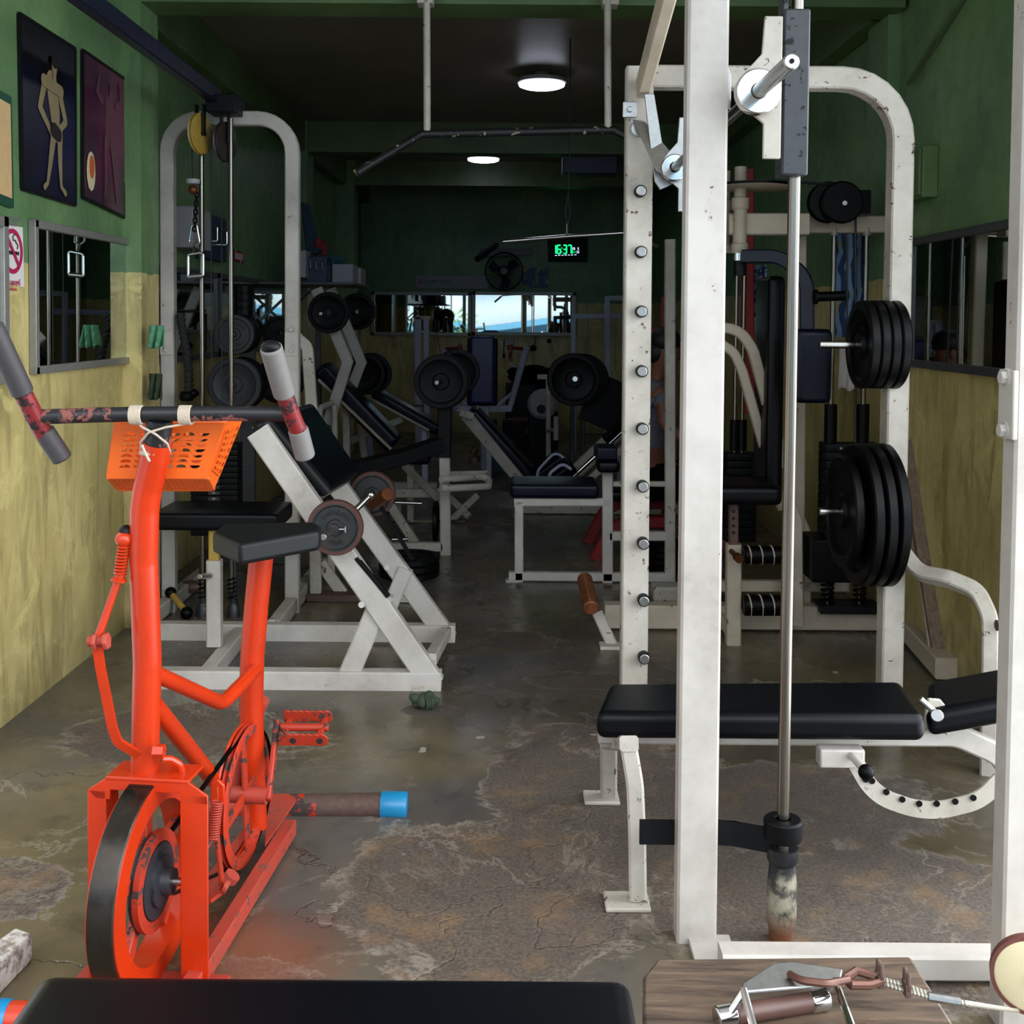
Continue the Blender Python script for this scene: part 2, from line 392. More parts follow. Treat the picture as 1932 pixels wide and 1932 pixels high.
    def text(s, txt, o, u, v, size, th=.002, align='CENTER'):
        cu = bpy.data.curves.new('lettering', 'FONT'); cu.body = txt; cu.size = size; cu.extrude = th/2; cu.align_x = align; cu.align_y = 'CENTER'; cu.resolution_u = 3
        ob = bpy.data.objects.new('lettering', cu)
        me = bpy.data.meshes.new_from_object(ob)
        u, v = V(u).normalized(), V(v).normalized(); n = u.cross(v)
        m_ = Matrix((u, v, n)).transposed()
        s.add([V(o)+m_ @ q.co for q in me.vertices], [list(p.vertices) for p in me.polygons])
        bpy.data.objects.remove(ob); bpy.data.curves.remove(cu); bpy.data.meshes.remove(me); return s
    def arctext(s, txt, o, u, v, rad, a0, step, size, th=.002, flip=False):
        """letters around a circle in plane (u,v); a0 degrees, clockwise steps"""
        u, v = V(u).normalized(), V(v).normalized()
        for i, ch in enumerate(txt):
            a = R(a0-(-i if flip else i)*step)
            d = u*math.cos(a)+v*math.sin(a); tt = u*math.sin(a)-v*math.cos(a)
            if flip: s.text(ch, V(o)+d*rad, -tt, -d, size, th)
            else: s.text(ch, V(o)+d*rad, tt, d, size, th)
        return s
    def build(s, name, mat, parent=None, bevel=0, smooth=35, at=None):
        bm = s.bm
        bmesh.ops.recalc_face_normals(bm, faces=bm.faces[:])
        if parent is not None: o = ORG[parent.name]
        elif at is not None: o = V(at)
        else:
            xs = [q.co for q in bm.verts]
            o = V(((min(a.x for a in xs)+max(a.x for a in xs))/2, (min(a.y for a in xs)+max(a.y for a in xs))/2, min(a.z for a in xs)))
        for q in bm.verts: q.co -= o
        me = bpy.data.meshes.new(name); bm.to_mesh(me); bm.free()
        for m_ in (mat if isinstance(mat, (list, tuple)) else [mat]):
            me.materials.append(M[m_] if isinstance(m_, str) else m_)
        if smooth:
            me.shade_smooth(); me.set_sharp_from_angle(angle=R(smooth))
        ob = bpy.data.objects.new(name, me); C.objects.link(ob)
        if parent is not None: ob.parent = parent
        else: ob.location = o
        ORG[ob.name] = o
        if bevel:
            md = ob.modifiers.new('bevel', 'BEVEL'); md.width = bevel; md.segments = 2; md.limit_method = 'ANGLE'; md.angle_limit = R(40)
        return ob
ORG = {}
def tag(o, label=None, cat=None, group=None, kind=None):
    if label: o['label'] = label
    if cat: o['category'] = cat
    if group: o['group'] = group
    if kind: o['kind'] = kind
    return o
def thing(name, label, cat, loc, group=None):
    o = bpy.data.objects.new(name, None); C.objects.link(o); o.location = loc; o.empty_display_size = .1
    ORG[o.name] = V(loc); return tag(o, label, cat, group)
def struct(name, mb, mat, bevel=0, at=None):
    return tag(mb.build(name, mat, bevel=bevel, at=at, smooth=0), kind='structure')
def fl(p): return V((p.x, p.y, 0))
def copy_tree(o, loc, rt=None, label=None, group=None):
    r = o.copy(); C.objects.link(r); r.location = loc
    if rt is not None: r.rotation_euler = rt
    if label: r['label'] = label
    if group: r['group'] = group
    ORG[r.name] = V(loc)
    for ch in list(o.children):
        c = ch.copy(); C.objects.link(c); c.parent = r
        for g in ch.children:
            e = g.copy(); C.objects.link(e); e.parent = c
    return r
# ================================================================ ROOM
XL, XR, YF, YB, ZC = -1.83, 1.87, 3.7, 14.5, 3.24
# walls: left wall with its near bay, then recessed bays behind the columns
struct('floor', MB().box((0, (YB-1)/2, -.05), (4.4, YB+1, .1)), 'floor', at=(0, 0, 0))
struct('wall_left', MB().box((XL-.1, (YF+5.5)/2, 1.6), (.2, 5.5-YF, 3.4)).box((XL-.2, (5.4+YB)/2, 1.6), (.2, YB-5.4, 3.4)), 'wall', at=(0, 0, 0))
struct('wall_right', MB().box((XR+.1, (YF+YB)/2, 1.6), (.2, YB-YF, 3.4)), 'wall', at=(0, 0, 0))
struct('wall_back', MB().box((0, YB+.1, 1.6), (4.6, .2, 3.4)), 'wall', at=(0, 0, 0))
struct('ceiling', MB().box((0, (YF+YB)/2, ZC+.1), (4.6, YB-YF+.4, .2)), 'ceiling', at=(0, 0, 0))
struct('trim_1', MB().box((XL+.045, 5.41, 1.62), (.09, .26, 3.24)), 'wall', at=(0, 0, 0))            # left column
struct('trim_2', MB().box((XR-.03, 5.55, 1.62), (.06, .3, 3.24)), 'wall', at=(0, 0, 0))                # right column
struct('trim_3', MB().box((0, 5.40, 3.105), (3.7, .24, .27)), 'beam', at=(0, 0, 0))                     # front cross beam
struct('trim_4', MB().box((0, 10.12, 3.105), (3.7, .24, .27)), 'beam', at=(0, 0, 0))
struct('trim_5', MB().box((0, 12.6, 3.105), (3.7, .24, .27)), 'beam', at=(0, 0, 0))
struct('trim_6', MB().box((XL-.045, 10, 3.105), (.11, 9, .27)), 'beam', at=(0, 0, 0))                  # long beam on the left wall
struct('trim_7', MB().box((XR-.05, 10, 3.105), (.11, 9, .27)), 'beam', at=(0, 0, 0))
struct('trim_8', MB().box((XL-.04, 10.1, 1.62), (.14, .3, 3.24)), 'wall', at=(0, 0, 0))
struct('trim_9', MB().box((XL+.0, 12.6, 1.62), (.2, .3, 3.24)), 'wall', at=(0, 0, 0))
struct('trim_10', MB().box((0, YF-.05, 3.6), (4.8, .2, .74)), 'beam', at=(0, 0, 0))                      # lintel over the opening
struct('trim_11', MB().box((XR+.1, YF-.05, 1.5), (.3, .2, 3.0)).box((XL-.1, YF-.05, 1.5), (.3, .2, 3.0)), 'wall', at=(0, 0, 0))

M['sky_blocker'] = plain('pale_grey_sky_blocker', 'a5a29c', .7, var=.1, scale=4)
struct('sky_blocker_slab', MB().box((0, 2.15, 3.32), (4.8, 3.1, .08)), 'sky_blocker', at=(0, 0, 0))                        # out-of-view slab added to block overhead sky light at the entrance

# ================================================================ OUTSIDE (seen in the mirrors)
def flat(name, col, rough=.6): M[name] = plain(name, col, rough, var=.06)
flat('asphalt', '8d8b87', .9); flat('roof_white', 'a9b6bf'); flat('fascia', '5f9fc2'); flat('banner', 'd8d6dc'); flat('gate_dark', '20242c')
struct('ground', MB().box((0, -13, -.11), (50, 26, .1)), 'asphalt', at=(0, 0, 0))
h = thing('shop_building', 'building across the street with white corrugated roof and pale blue fascia', 'building', (0, -8, 0))
mb = MB()
y0 = -8
n = 60
for side in (-1, 1):
    vs = []; fs = []
    for i in range(n+1):
        x = -1.2+side*(i/n)*9
        zz = .012*(1 if i % 2 else -1)
        lo = 1.24+abs(x+1.2)*(.14 if side > 0 else .3); hi = lo+1.3
        vs += [(x, y0, lo+zz), (x, y0-2.4, hi+zz)]
    for i in range(n): fs.append((2*i, 2*i+2, 2*i+3, 2*i+1))
    mb.add(vs, fs)
r_ = mb.build('roof', 'roof_white', h); md = r_.modifiers.new('thick', 'SOLIDIFY'); md.thickness = .02
mb = MB()
for side in (-1, 1):
    sl = 9*(.14 if side > 0 else .3); mb.slab([(-1.2, y0+.03, 1.05), (-1.2+side*9, y0+.03, 1.05+sl), (-1.2+side*9, y0+.03, 1.25+sl), (-1.2, y0+.03, 1.25)], .03, (0, 1, 0))
mb.build('fascia', 'fascia', h)
MB().box((0.2, y0-2.5, 2.2), (18, .1, 4.4)).build('wall', 'fascia', h)
mb = MB()
for i in range(60): mb.box((-8.8+i*.3, y0-.3, .52), (.05, .04, 1.04))
mb.box((0.2, y0-.3, .98), (18, .05, .06)).box((0.2, y0-.36, .52), (18, .03, 1.04)).build('gate', 'gate_dark', h)
b_ = MB().box((.5, -5.8, .72), (1.5, .02, .7)).box((-.25, -5.8, .6), (.04, .04, 1.2)).box((1.25, -5.8, .6), (.04, .04, 1.2)).build('shop_banner', 'banner')
tag(b_, 'white cloth banner reflected at the bottom of the back mirror', 'banner')
def plant(x, y, h, label, seed, w=.5):
    random.seed(seed)
    root = thing('potted_plant', label, 'plant', (x, y, 0), 'plants outside the entrance')
    MB().lathe([(.02, .0), (.16, 0), (.2, .34), (.17, .34), (.14, .05), (.02, .05)], (x, y, 0), (0, 0, 1), 20).build('pot', 'brown', root)
    mb = MB()
    for k in range(110):
        a = random.uniform(0, 6.28); zz = .3+random.random()*h; rr = random.uniform(.05, w)*(.5+.5*math.sin(3.1*(zz/(h+.3))))
        c = V((x+rr*math.cos(a), y+rr*math.sin(a), zz)); d = V((math.cos(a), math.sin(a), random.uniform(-.4, .7))).normalized()
        s_ = d.cross(V((0, 0, 1))).normalized(); L = random.uniform(.18, .34); W = L*.16
        up = s_.cross(d)
        mb.add([c, c+d*L*.5+s_*W+up*.01, c+d*L, c+d*L*.5-s_*W+up*.01, c+d*L*.5+up*.03], [(0, 1, 4), (1, 2, 4), (2, 3, 4), (3, 0, 4)])
    mb.tube([(x, y, .04), (x+.03, y, .3+h*.6)], .02, 6).build('foliage', 'leaf', root)
plant(-1.75, -1.4, 1.5, 'leafy green plant reflected at the left of the back mirror', 3, .55)
plant(-1.2, -3.2, 1.3, 'bushy green plant in the reflection beside the mirror joint', 4, .6)
plant(1.75, -2.6, 1.1, 'low green plant reflected near the right end of the back mirror', 5, .45)

# ================================================================ MIRRORS AND THINGS ON THE WALLS
def wall_mirror(name, x, nx, ya, yb, za, zb, label, fm='alu', w=.035):
    """mirror on a side wall; nx=+1 faces +x"""
    o = thing(name, label, 'mirror', (x, (ya+yb)/2, za))
    MB().box((x+nx*.012, (ya+yb)/2, (za+zb)/2), (.008, yb-ya-.02, zb-za-.02)).build('glass', 'mirror', o, smooth=0)
    mb = MB()
    for yy in (ya+w/2, yb-w/2): mb.box((x+nx*.016, yy, (za+zb)/2), (.03, w, zb-za))
    for zz in (za+w/2, zb-w/2): mb.box((x+nx*.016, (ya+yb)/2, zz), (.03, yb-ya, w))
    mb.build('frame', fm, o, bevel=.003)
    return o
a = PX(52, 432, XL); b = PX(246, 700, XL)
wall_mirror('wall_mirror', XL, 1, a.y, b.y, 1.27, 1.86, 'aluminium framed mirror on the left wall below the two bodybuilder pictures', 'alu', .03)
c = PX(2, 500, XL)
wall_mirror('wall_mirror', XL, 1, 3.72, c.y, 1.25, 1.85, 'mirror cut by the left edge of the photo beside the no smoking notice', 'alu', .04)
wall_mirror('wall_mirror', XL-.1, 1, 5.75, 7.3, 1.23, 1.78, 'mirror on the left wall right behind the cable tower', 'alu_dark', .035)
wall_mirror('wall_mirror', XL-.1, 1, 7.34, 9.9, 1.23, 1.78, 'mirror on the left wall beyond the plate tree', 'alu_dark', .035)
a = PX(1726, 445, XR); b = PX(1895, 415, XR)
wall_mirror('wall_mirror', XR, -1, 3.8, a.y, 1.29, 1.88, 'aluminium framed mirror on the right wall above the yellow paint', 'alu_dark', .035)
def back_mirror(u0, u1, label, yaw, pitch):
    a = P(u0, 550, YB-.03); b = P(u1, 634, YB-.03); c = (a+b)/2
    o = thing('wall_mirror', label, 'mirror', (c.x, c.y, b.z), 'back wall mirrors')
    w, hh = b.x-a.x, a.z-b.z
    rt = Matrix.Rotation(R(yaw), 3, 'Z') @ Matrix.Rotation(R(pitch), 3, 'X')
    MB().box(c+V((0, -.02, 0)), (w-.02, .006, hh-.02), rt).build('glass', 'mirror', o, smooth=0)
    mb = MB()
    for s_ in (-1, 1):
        mb.box(c+V((s_*(w/2-.022), -.03, 0)), (.044, .03, hh)).box(c+V((0, -.03, s_*(hh/2-.022))), (w, .03, .044))
    mb.build('frame', 'alu', o, bevel=.003)
back_mirror(701, 889, 'left one of the two wide mirrors on the back wall', -.5, -.15)
back_mirror(891, 1086, 'right one of the two wide mirrors on the back wall', .3, -.15)

def wall_slab(name, x, u0, v0, u1, v1, v0b, v1b, th, mat, nx=1, inset=0):
    pass
# framed pictures on the left wall
def picture(label, pts, bgm, n=.012):
    ps = [PX(u, v, XL) for u, v in pts]
    o = thing('framed_picture', label, 'picture', (XL, ps[0].y, min(p.z for p in ps)), 'pictures high on the left wall')
    MB().slab(ps, n, (1, 0, 0)).build('board', bgm, o, smooth=0)
    mb = MB()
    for i in range(4): mb.bar(ps[i]+V((.012, 0, 0)), ps[(i+1) % 4]+V((.012, 0, 0)), .03, .014, (1, 0, 0), .004) if False else mb.bar(ps[i]+V((.008, 0, 0)), ps[(i+1) % 4]+V((.008, 0, 0)),   .012, .014, (0, 0, 1))
    mb.build('frame', 'black_paint', o)
    def q(s, t, off=.016):
        a = ps[0].lerp(ps[1], s); b = ps[3].lerp(ps[2], s); r = a.lerp(b, t); r.x = XL+off; return r
    return o, q
t = NT('dark_blue_picture'); n = t.noise(2.5, 4, .6); M['pic1'] = t.out(t.mix(t.ramp(n, [(.4, 0.), (.7, 1.)]), '07070c', '10143a'), .3)
t = NT('purple_picture'); n = t.noise(2.2, 4, .6, stretch=(1, 1, .5)); M['pic2'] = t.out(t.mix(t.ramp(n, [(.42, 0.), (.62, 1.)]), '2a1a2c', '6b2248'), .3)
M['pic_dark'] = plain('dark_grey_print', '1e2226', .3)
M['tan'] = plain('tan_print', '8a7a5a', .5, var=.2); M['tan_dim'] = plain('dim_mauve_print', '6b4450', .5, var=.25)
M['green_frame'] = plain('green_frame_paint', '1f4a36', .4); M['peach'] = plain('peach_print', 'c9a878', .5)
def flatfig(mb, q, limbs, wscale, off):
    """flat printed figure made of tapering round-ended shapes, each a hair above the last"""
    for n_, ((x0, y0_, w0), (x1, y1_, w1)) in enumerate(limbs):
        a = q(x0, y0_, off+.0003*n_); b = q(x1, y1_, off+.0003*n_); d = (b-a).normalized(); s_ = V((0, -d.z, d.y)); pts = []
        for c_, w_, t0 in ((a, w0*wscale, 90), (b, w1*wscale, -90)):
            for k in range(9):
                an = R(t0+180*k/8); pts.append(c_+d*math.cos(an)*w_+s_*math.sin(an)*w_)
        mb.slab(pts, .0006, (1, 0, 0))
    return mb
o, q = picture('dark picture of a standing tan bodybuilder on a black backdrop', [(32, 26), (137, 92), (138, 387), (38, 356)], 'pic1')
fig = [((.52, .30, .8), (.58, .47, .75)), ((.58, .47, .7), (.60, .60, .55)), ((.38, .34, .35), (.30, .48, .28)), ((.30, .48, .28), (.50, .60, .22)), ((.68, .36, .35), (.78, .50, .28)), ((.78, .50, .27), (.60, .60, .2)), ((.55, .60, .42), (.48, .78, .3)), ((.48, .78, .3), (.42, .92, .16)), ((.66, .60, .42), (.66, .78, .3)), ((.66, .78, .3), (.68, .92, .16)), ((.42, .92, .14), (.36, .95, .2)), ((.68, .92, .14), (.76, .95, .2)), ((.56, .19, .42), (.56, .215, .38)), ((.56, .22, .24), (.56, .28, .24)), ((.36, .31, .4), (.68, .33, .4))]
flatfig(MB(), q, fig, .062, .0135).build('printed_figure', 'tan', o, smooth=0)
flatfig(MB(), q, [((.53, .585, .5), (.62, .605, .45))], .06, .021).build('printed_trunks', 'ink', o, smooth=0)
flatfig(MB(), q, [((.54, .168, .34), (.56, .172, .34))], .07, .021).build('printed_hair', 'ink', o, smooth=0)
o, q = picture('purple picture of a bodybuilder with both arms raised', [(152, 95), (232, 150), (231, 410), (152, 372)], 'pic2')
fig = [((.58, .26, .75), (.54, .42, .5)), ((.54, .42, .5), (.56, .52, .5)), ((.40, .26, .3), (.30, .22, .25)), ((.30, .22, .25), (.34, .10, .2)), ((.76, .24, .3), (.86, .20, .25)), ((.86, .20, .25), (.82, .08, .2)), ((.50, .52, .4), (.50, .75, .28)), ((.50, .75, .28), (.48, .92, .16)), ((.64, .52, .4), (.72, .75, .28)), ((.72, .75, .28), (.78, .92, .16)), ((.60, .13, .26), (.60, .21, .22))]
flatfig(MB(), q, fig, .056, .0135).build('printed_figure', 'tan_dim', o, smooth=0)
mb = MB(); mb.prism([(.045*math.cos(a/12*6.283), .085*math.sin(a/12*6.283)) for a in range(12)], q(.14, .80, .018), (0, 1, 0), (0, 0, 1), .004).build('printed_badge', 'cream_plastic', o, smooth=0)
MB().prism([(.028*math.cos(a/12*6.283), .05*math.sin(a/12*6.283)) for a in range(12)], q(.14, .77, .0205), (0, 1, 0), (0, 0, 1), .004).build('printed_badge_centre', 'ink_orange', o, smooth=0)
ps = [PX(u, v, XL) for u, v in [(-45, 150), (12, 183), (16, 393), (-45, 370)]]
o = thing('framed_picture', 'peach picture in a green frame at the left edge of the photo', 'picture', (XL, ps[0].y, ps[3].z))
MB().slab(ps, .02, (1, 0, 0)).build('frame', 'green_frame', o, smooth=0)
MB().slab([p.lerp((ps[0]+ps[1]+ps[2]+ps[3])/4, .16)+V((.021, 0, 0)) for p in ps], .002, (1, 0, 0)).build('print', 'peach', o, smooth=0)

# no smoking notice
ps = [PX(u, v, XL) for u, v in [(-2, 422), (41, 429), (44, 542), (-2, 532)]]
o = thing('no_smoking_sign', 'white paper no smoking notice with a magenta ring between the left mirrors', 'sign', (XL, ps[0].y, ps[3].z))
MB().slab(ps, .004, (1, 0, 0)).build('paper', 'paper', o, smooth=0)
cc = PX(21, 474, XL)+V((.006, 0, 0)); rr = .083
MB().lathe([(rr, -.001), (rr, .001), (rr-.017, .001), (rr-.017, -.001)], cc, (1, 0, 0), 40).build('prohibition_ring', 'magenta', o, smooth=0)
MB().bar(cc+V((.002, -.05, .055)), cc+V((.002, .05, -.055)), .002, .014, (0, 1, 1)).build('prohibition_bar', 'magenta', o, smooth=0)
MB().box(cc+V((.0015, -.01, -.006)), (.002, .085, .013)).box(cc+V((.0015, .045, -.006)), (.002, .008, .013)).build('cigarette', 'ink', o, smooth=0)
MB().tube([cc+V((.001, .035, .01)), cc+V((.001, .045, .025)), cc+V((.001, .03, .03)), cc+V((.001, .02, .045)), cc+V((.001, .005, .035)), cc+V((.001, .0, .055)), cc+V((.001, .02, .065))], .0018, 6, fil=.008).build('smoke', 'ink', o)
MB().text('เขตปลอดบุหรี่', cc+V((0, 0, .12)), (0, 1, 0), (0, 0, 1), .024, .001).text('ห้ามสูบบุหรี่', cc+V((0, 0, .098)), (0, 1, 0), (0, 0, 1), .016, .001).build('notice_text', 'ink_grey', o, smooth=0)
MB().text('ห้ามสูบบุหรี่', cc+V((0, 0, -.115)), (0, 1, 0), (0, 0, 1), .028, .001).text('ฝ่าฝืนปรับ', cc+V((0, 0, -.14)), (0, 1, 0), (0, 0, 1), .016, .001).build('warning_text', 'magenta', o, smooth=0)

# electric box and cables on the right wall
o = thing('fuse_box', 'green painted fuse box on the right wall above the mirror', 'electric box', (XR, 5.0, 2.0))
pa, pb = PX(1732, 290, XR), PX(1770, 372, XR)
MB().box((XR-.035, (pa.y+pb.y)/2, (pa.z+pb.z)/2), (.07, abs(pa.y-pb.y), pa.z-pb.z)).build('box', 'beam', o, bevel=.005)
MB().box((XR-.075, (pa.y+pb.y)/2, (pa.z+pb.z)/2), (.012, abs(pa.y-pb.y)*.86, (pa.z-pb.z)*.9)).build('cover', 'beam', o, bevel=.003)
mb = MB().tube([(XR-.03, 5.2, 2.6), (XR-.03, 4.4, 2.9), (XR-.03, 4.0, 3.0), (XR-.03, 3.8, 3.05)], .012, 6, fil=.3)
tag(mb.build('electric_cable', 'beam'), 'painted electric cable running up the right wall', 'cable')

# ceiling lamps
def lamp(u, v, label, r=.175):
    z = 3.16; r_ = ray(u, v); d = (z-CAMZ)/r_.z; c = V((r_.x*d, r_.y*d, z))
    o = thing('ceiling_lamp', label, 'lamp', (c.x, c.y, ZC), 'round ceiling lamps')
    MB().lathe([(.05, .0), (.05, .04), (.09, .05), (r, .05), (r, .075), (r-.01, .08), (0.0, .08)], (c.x, c.y, ZC), (0, 0, -1), 36, False).build('housing', 'grey_plastic', o)
    MB().lathe([(0.0, 0), (r-.012, .0), (r-.014, .016), (r-.04, .026), (0.0, .03)], (c.x, c.y, ZC-.08), (0, 0, -1), 36, False).build('diffuser', 'lamp', o)
    return c
lamp(1022, 158, 'larger nearer round white LED lamp on the brown ceiling')
lamp(912, 300, 'further round white LED lamp on the ceiling behind the second beam')

# sloping bar hung from the first beam
o = thing('pull_up_bar', 'black pull-up bar hung from the front beam on two white rods', 'pull-up bar', (0, 5.2, 2.97))
mb = MB()
for u in (803, 1151): 
    p = P(u, 12, 5.24); mb.box((p.x, 5.235, 3.0), (.075, .09, .1))
mb.build('beam_clamp', 'white', o, bevel=.004)
A = P(806, 247, 5.2); B = P(1160, 245, 5.2)
for u, e in ((805, A), (1146, P(1147, 245, 5.2))):
    t_ = P(u, 20, 5.2); MB().tube([(t_.x, 5.2, 2.98), (e.x, 5.2, e.z)], .0165, 12).build('hanging_rod', 'white_worn', o)
MB().tube([P(672, 327, 5.0), P(795, 253, 5.2), B, B+V((.25, -.1, -.15))], .019, 12, fil=.03).build('grip_bar', 'hung_bar', o)
# ================================================================ EXERCISE BIKE
ax = V((.105, .994, 0)).normalized(); tx = V((ax.y, -ax.x, 0))      # along the bike (away from the camera) and to its right
bike = thing('exercise_bike', 'orange-red upright exercise bike with a heavy flywheel', 'exercise bike', (-.74, 2.75, 0))
wc = P(303, 1683, 2.43); wc.z = .243
L_ = -tx
# flywheel: red faces, dark steel band, spokes
mb = MB().lathe([(.222, .001), (.222, .012), (.186, .018), (.180, .05), (.222, .056), (.222, .064), (.176, .064), (.172, .001)], wc, L_, 72)
fw = mb.build('flywheel', 'red', bike)
MB().lathe([(.2225, .004), (.2265, .006), (.2265, .060), (.2225, .062)], wc, L_, 96).build('steel_band', 'band', fw)
mb = MB()
for k in range(5):
    a = 2*math.pi*k/5+.3; d = ax*math.cos(a)+V((0, 0, 1))*math.sin(a)
    mb.bar(wc+L_*.035+d*.04, wc+L_*.035+d*.178, .034, .02, tx)
mb.build('spoke', 'red_worn', fw, bevel=.003)
MB().lathe([(.0, -.03), (.028, -.03), (.03, -.01), (.055, -.008), (.055, .0), (.08, .002), (.08, .008), (.1, .01), (.1, .03), (.0, .03)], wc+L_*.0, L_, 48, False).build('hub', 'black_scuffed', fw)
MB().lathe([(.083, -.0), (.083, .014), (.108, .014), (.108, -.0)], wc+L_*.004, L_, 56).build('hub_ring', 'red_worn', fw)
MB().cyl(wc-L_*.09, wc+L_*.115, .009, 12).build('axle', 'steel', fw)
# fork
zb = .475
def W(s, t_, z): return V((wc.x, wc.y, 0))+ax*s+tx*t_+V((0, 0, z))
mb = MB()
for t0, t1 in ((.055, .118), (-.115, -.178+.02)):
    tc = (t0+t1)/2; w = abs(t1-t0)
    if t0 > 0: mb.box(W(-.02, tc, .225), (.006, w, .45), basis(ax, (0, 0, 1))); mb.box(W(.01, t0+.003, .225), (.06, .006, .45), basis(ax, (0, 0, 1)))
    else: mb.box(W(-.02, tc, .225), (.006, w, .45), basis(ax, (0, 0, 1))); mb.box(W(.01, t0-.003, .225), (.06, .006, .45), basis(ax, (0, 0, 1)))
mb.build('fork_leg', 'red', bike, bevel=.002)
mb = MB().prism([(-.138, .43), (-.158, .45), (-.115, .478), (.075, .478), (.118, .45), (.118, .43), (.055, .43), (.055, .452), (-.105, .452), (-.105, .43)], W(-.02, 0, 0), tx, (0, 0, 1), .006)
mb.box(W(.02, -.02, .479), (.09, .19, .008), basis(ax, (0, 0, 1)))
mb.build('fork_crown', 'red', bike, bevel=.002)
# head column and handlebar
col_pts = [W(.02, -.045, .47), P(278, 1250, 2.42), P(271, 1060, 2.40), P(273, 960, 2.38), P(296, 860, 2.345), P(301, 800, 2.33)]
MB().tube([col_pts[0], col_pts[1], col_pts[2], col_pts[3]] + [P(279, 920, 2.37), P(292, 868, 2.35), P(297, 835, 2.34)], .0305, 20, fil=.12).build('head_column', 'red', bike)
MB().tube([P(295, 862, 2.348), P(301, 790, 2.325)], .0275, 18).build('stem', 'bar_black', bike)
hb = MB().tube([P(60, 787, 2.31), P(180, 783, 2.31), P(300, 781, 2.315), P(420, 780, 2.31), P(562, 781, 2.31)], .0160, 14, fil=.1).build('handlebar', 'bar_black', bike)
for q3 in ([P(40, 735, 2.27), P(70, 795, 2.31), P(82, 818, 2.33)], [P(536, 742, 2.27), P(553, 790, 2.31), P(563, 812, 2.33)]): MB().tube(q3, .0185, 14).build('handlebar_end', 'maroon', hb)
for pts, mt, nm in (([P(-16, 615, 2.19), P(43, 741, 2.27)], 'foam_dark', 'grip'), ([P(82, 812, 2.33), P(118, 866, 2.36)], 'foam_dark', 'grip'), ([P(511, 655, 2.20), P(537, 745, 2.27)], 'foam', 'grip'), ([P(562, 809, 2.33), P(576, 862, 2.36)], 'foam', 'grip')):
    MB().cyl(pts[0], pts[1], .0225 if pts[0].z > 1.3 else .0215, 24).build(nm, mt, bike, bevel=.004)
e = P(511, 655, 2.20); MB().ball(e, .0205, (1, 1, .7)).build('grip_end', 'black_paint', bike)
# twine lashings
def coil(c, r, h, turns, axis, tr=.0022):
    m_ = basis(axis, (0, 0, 1) if abs(V(axis).normalized().z) < .9 else (0, 1, 0)); n = int(turns*14)
    return [V(c)+m_ @ V((-h/2+h*i/n, r*math.cos(i/14*6.283), r*math.sin(i/14*6.283))) for i in range(n+1)]
mb = MB()
for u in (258, 351): mb.tube(coil(P(u, 783, 2.312), .0185, .024, 9, (1, 0, 0)), .0026, 6)
mb.tube(coil(P(293, 853, 2.347), .0305, .006, 3, (0, 0, 1)), .0028, 6)
f = V((0, -.032, 0))
mb.tube([P(262, 800, 2.31), P(280, 803, 2.34)+f*1.2, P(305, 815, 2.34)+f*1.3, P(322, 835, 2.345)+f*.7, P(322, 850, 2.345)+f*.2], .0026, 6, fil=.01)
mb.tube([P(348, 800, 2.31), P(322, 803, 2.34)+f*1.2, P(293, 812, 2.34)+f*1.35, P(272, 832, 2.345)+f*.7, P(268, 850, 2.345)+f*.2], .0026, 6, fil=.01)
mb.tube([P(280, 835, 2.34)+f*1.3, P(287, 852, 2.34)+f*1.3, P(294, 866, 2.34)+f*1.25], .0028, 6)
tag(mb.build('twine_lashing', 'twine'), 'white twine lashing wound around the handlebar and stem', 'twine')
# seat post, braces, base
sp = [P(493, 1050, 2.98), P(484, 1140, 2.99), P(476, 1240, 3.0), P(474, 1330, 3.01), P(476, 1420, 3.02), P(482, 1560, 3.05)]
MB().tube(sp, .0325, 18, fil=.2).build('seat_post', 'red', bike)
MB().tube([P(290, 1270, 2.43), P(413, 1325, 2.75), P(425, 1322, 2.78), P(484, 1262, 2.98)], .0185, 12, fil=.03).build('upper_brace', 'red', bike)
MB().tube([P(290, 1330, 2.44), P(402, 1470, 2.8)], .021, 12).build('lower_brace', 'red', bike)
MB().tube([P(495, 1320, 3.03), P(470, 1375, 3.06), P(452, 1440, 3.06), P(440, 1500, 3.06)], .021, 12, fil=.1).build('rear_brace', 'red_dusty', bike)
mb = MB()
mb.bar(W(-.1, .09, .035), PZ(548, 1560, .035), .035, .045).bar(W(-.06, -.03, .035), PZ(470, 1575, .035), .03, .045)
mb.slab([PZ(500, 1600, .05), PZ(560, 1512, .06), PZ(545, 1500, .06), PZ(500, 1500, .06)], .005, (0, 0, 1))
mb.box(W(-.05, -.02, .012), (.16, .34, .02), basis(ax, (0, 0, 1)))
mb.build('base_frame', 'red_dusty', bike, bevel=.003)
st = MB().tube([P(400, 1523, 3.32), P(600, 1521, 3.32)], .0365, 20).build('rear_stabilizer', 'red_worn', bike)
MB().tube([P(575, 1521, 3.32), P(722, 1519, 3.32)], .0362, 20).box(P(668, 1548, 3.31), (.05, .02, .02)).build('rusty_tube', 'rust', st)
MB().lathe([(0, 0), (.039, 0), (.0405, .004), (.0405, .075), (.038, .079), (0, .079)], P(719, 1519, 3.32), (1, 0, -.005), 30, False).build('end_cap', 'blue_cap', st)
st = MB().tube([P(16, 1922, 2.26), P(500, 1925, 2.26)], .034, 20).build('front_stabilizer', 'red', bike)
MB().lathe([(0, 0), (.035, 0), (.0375, .004), (.0375, .08), (0, .08)], P(18, 1922, 2.26), (-1, 0, 0), 30, False).build('end_cap', 'blue_cap', st)
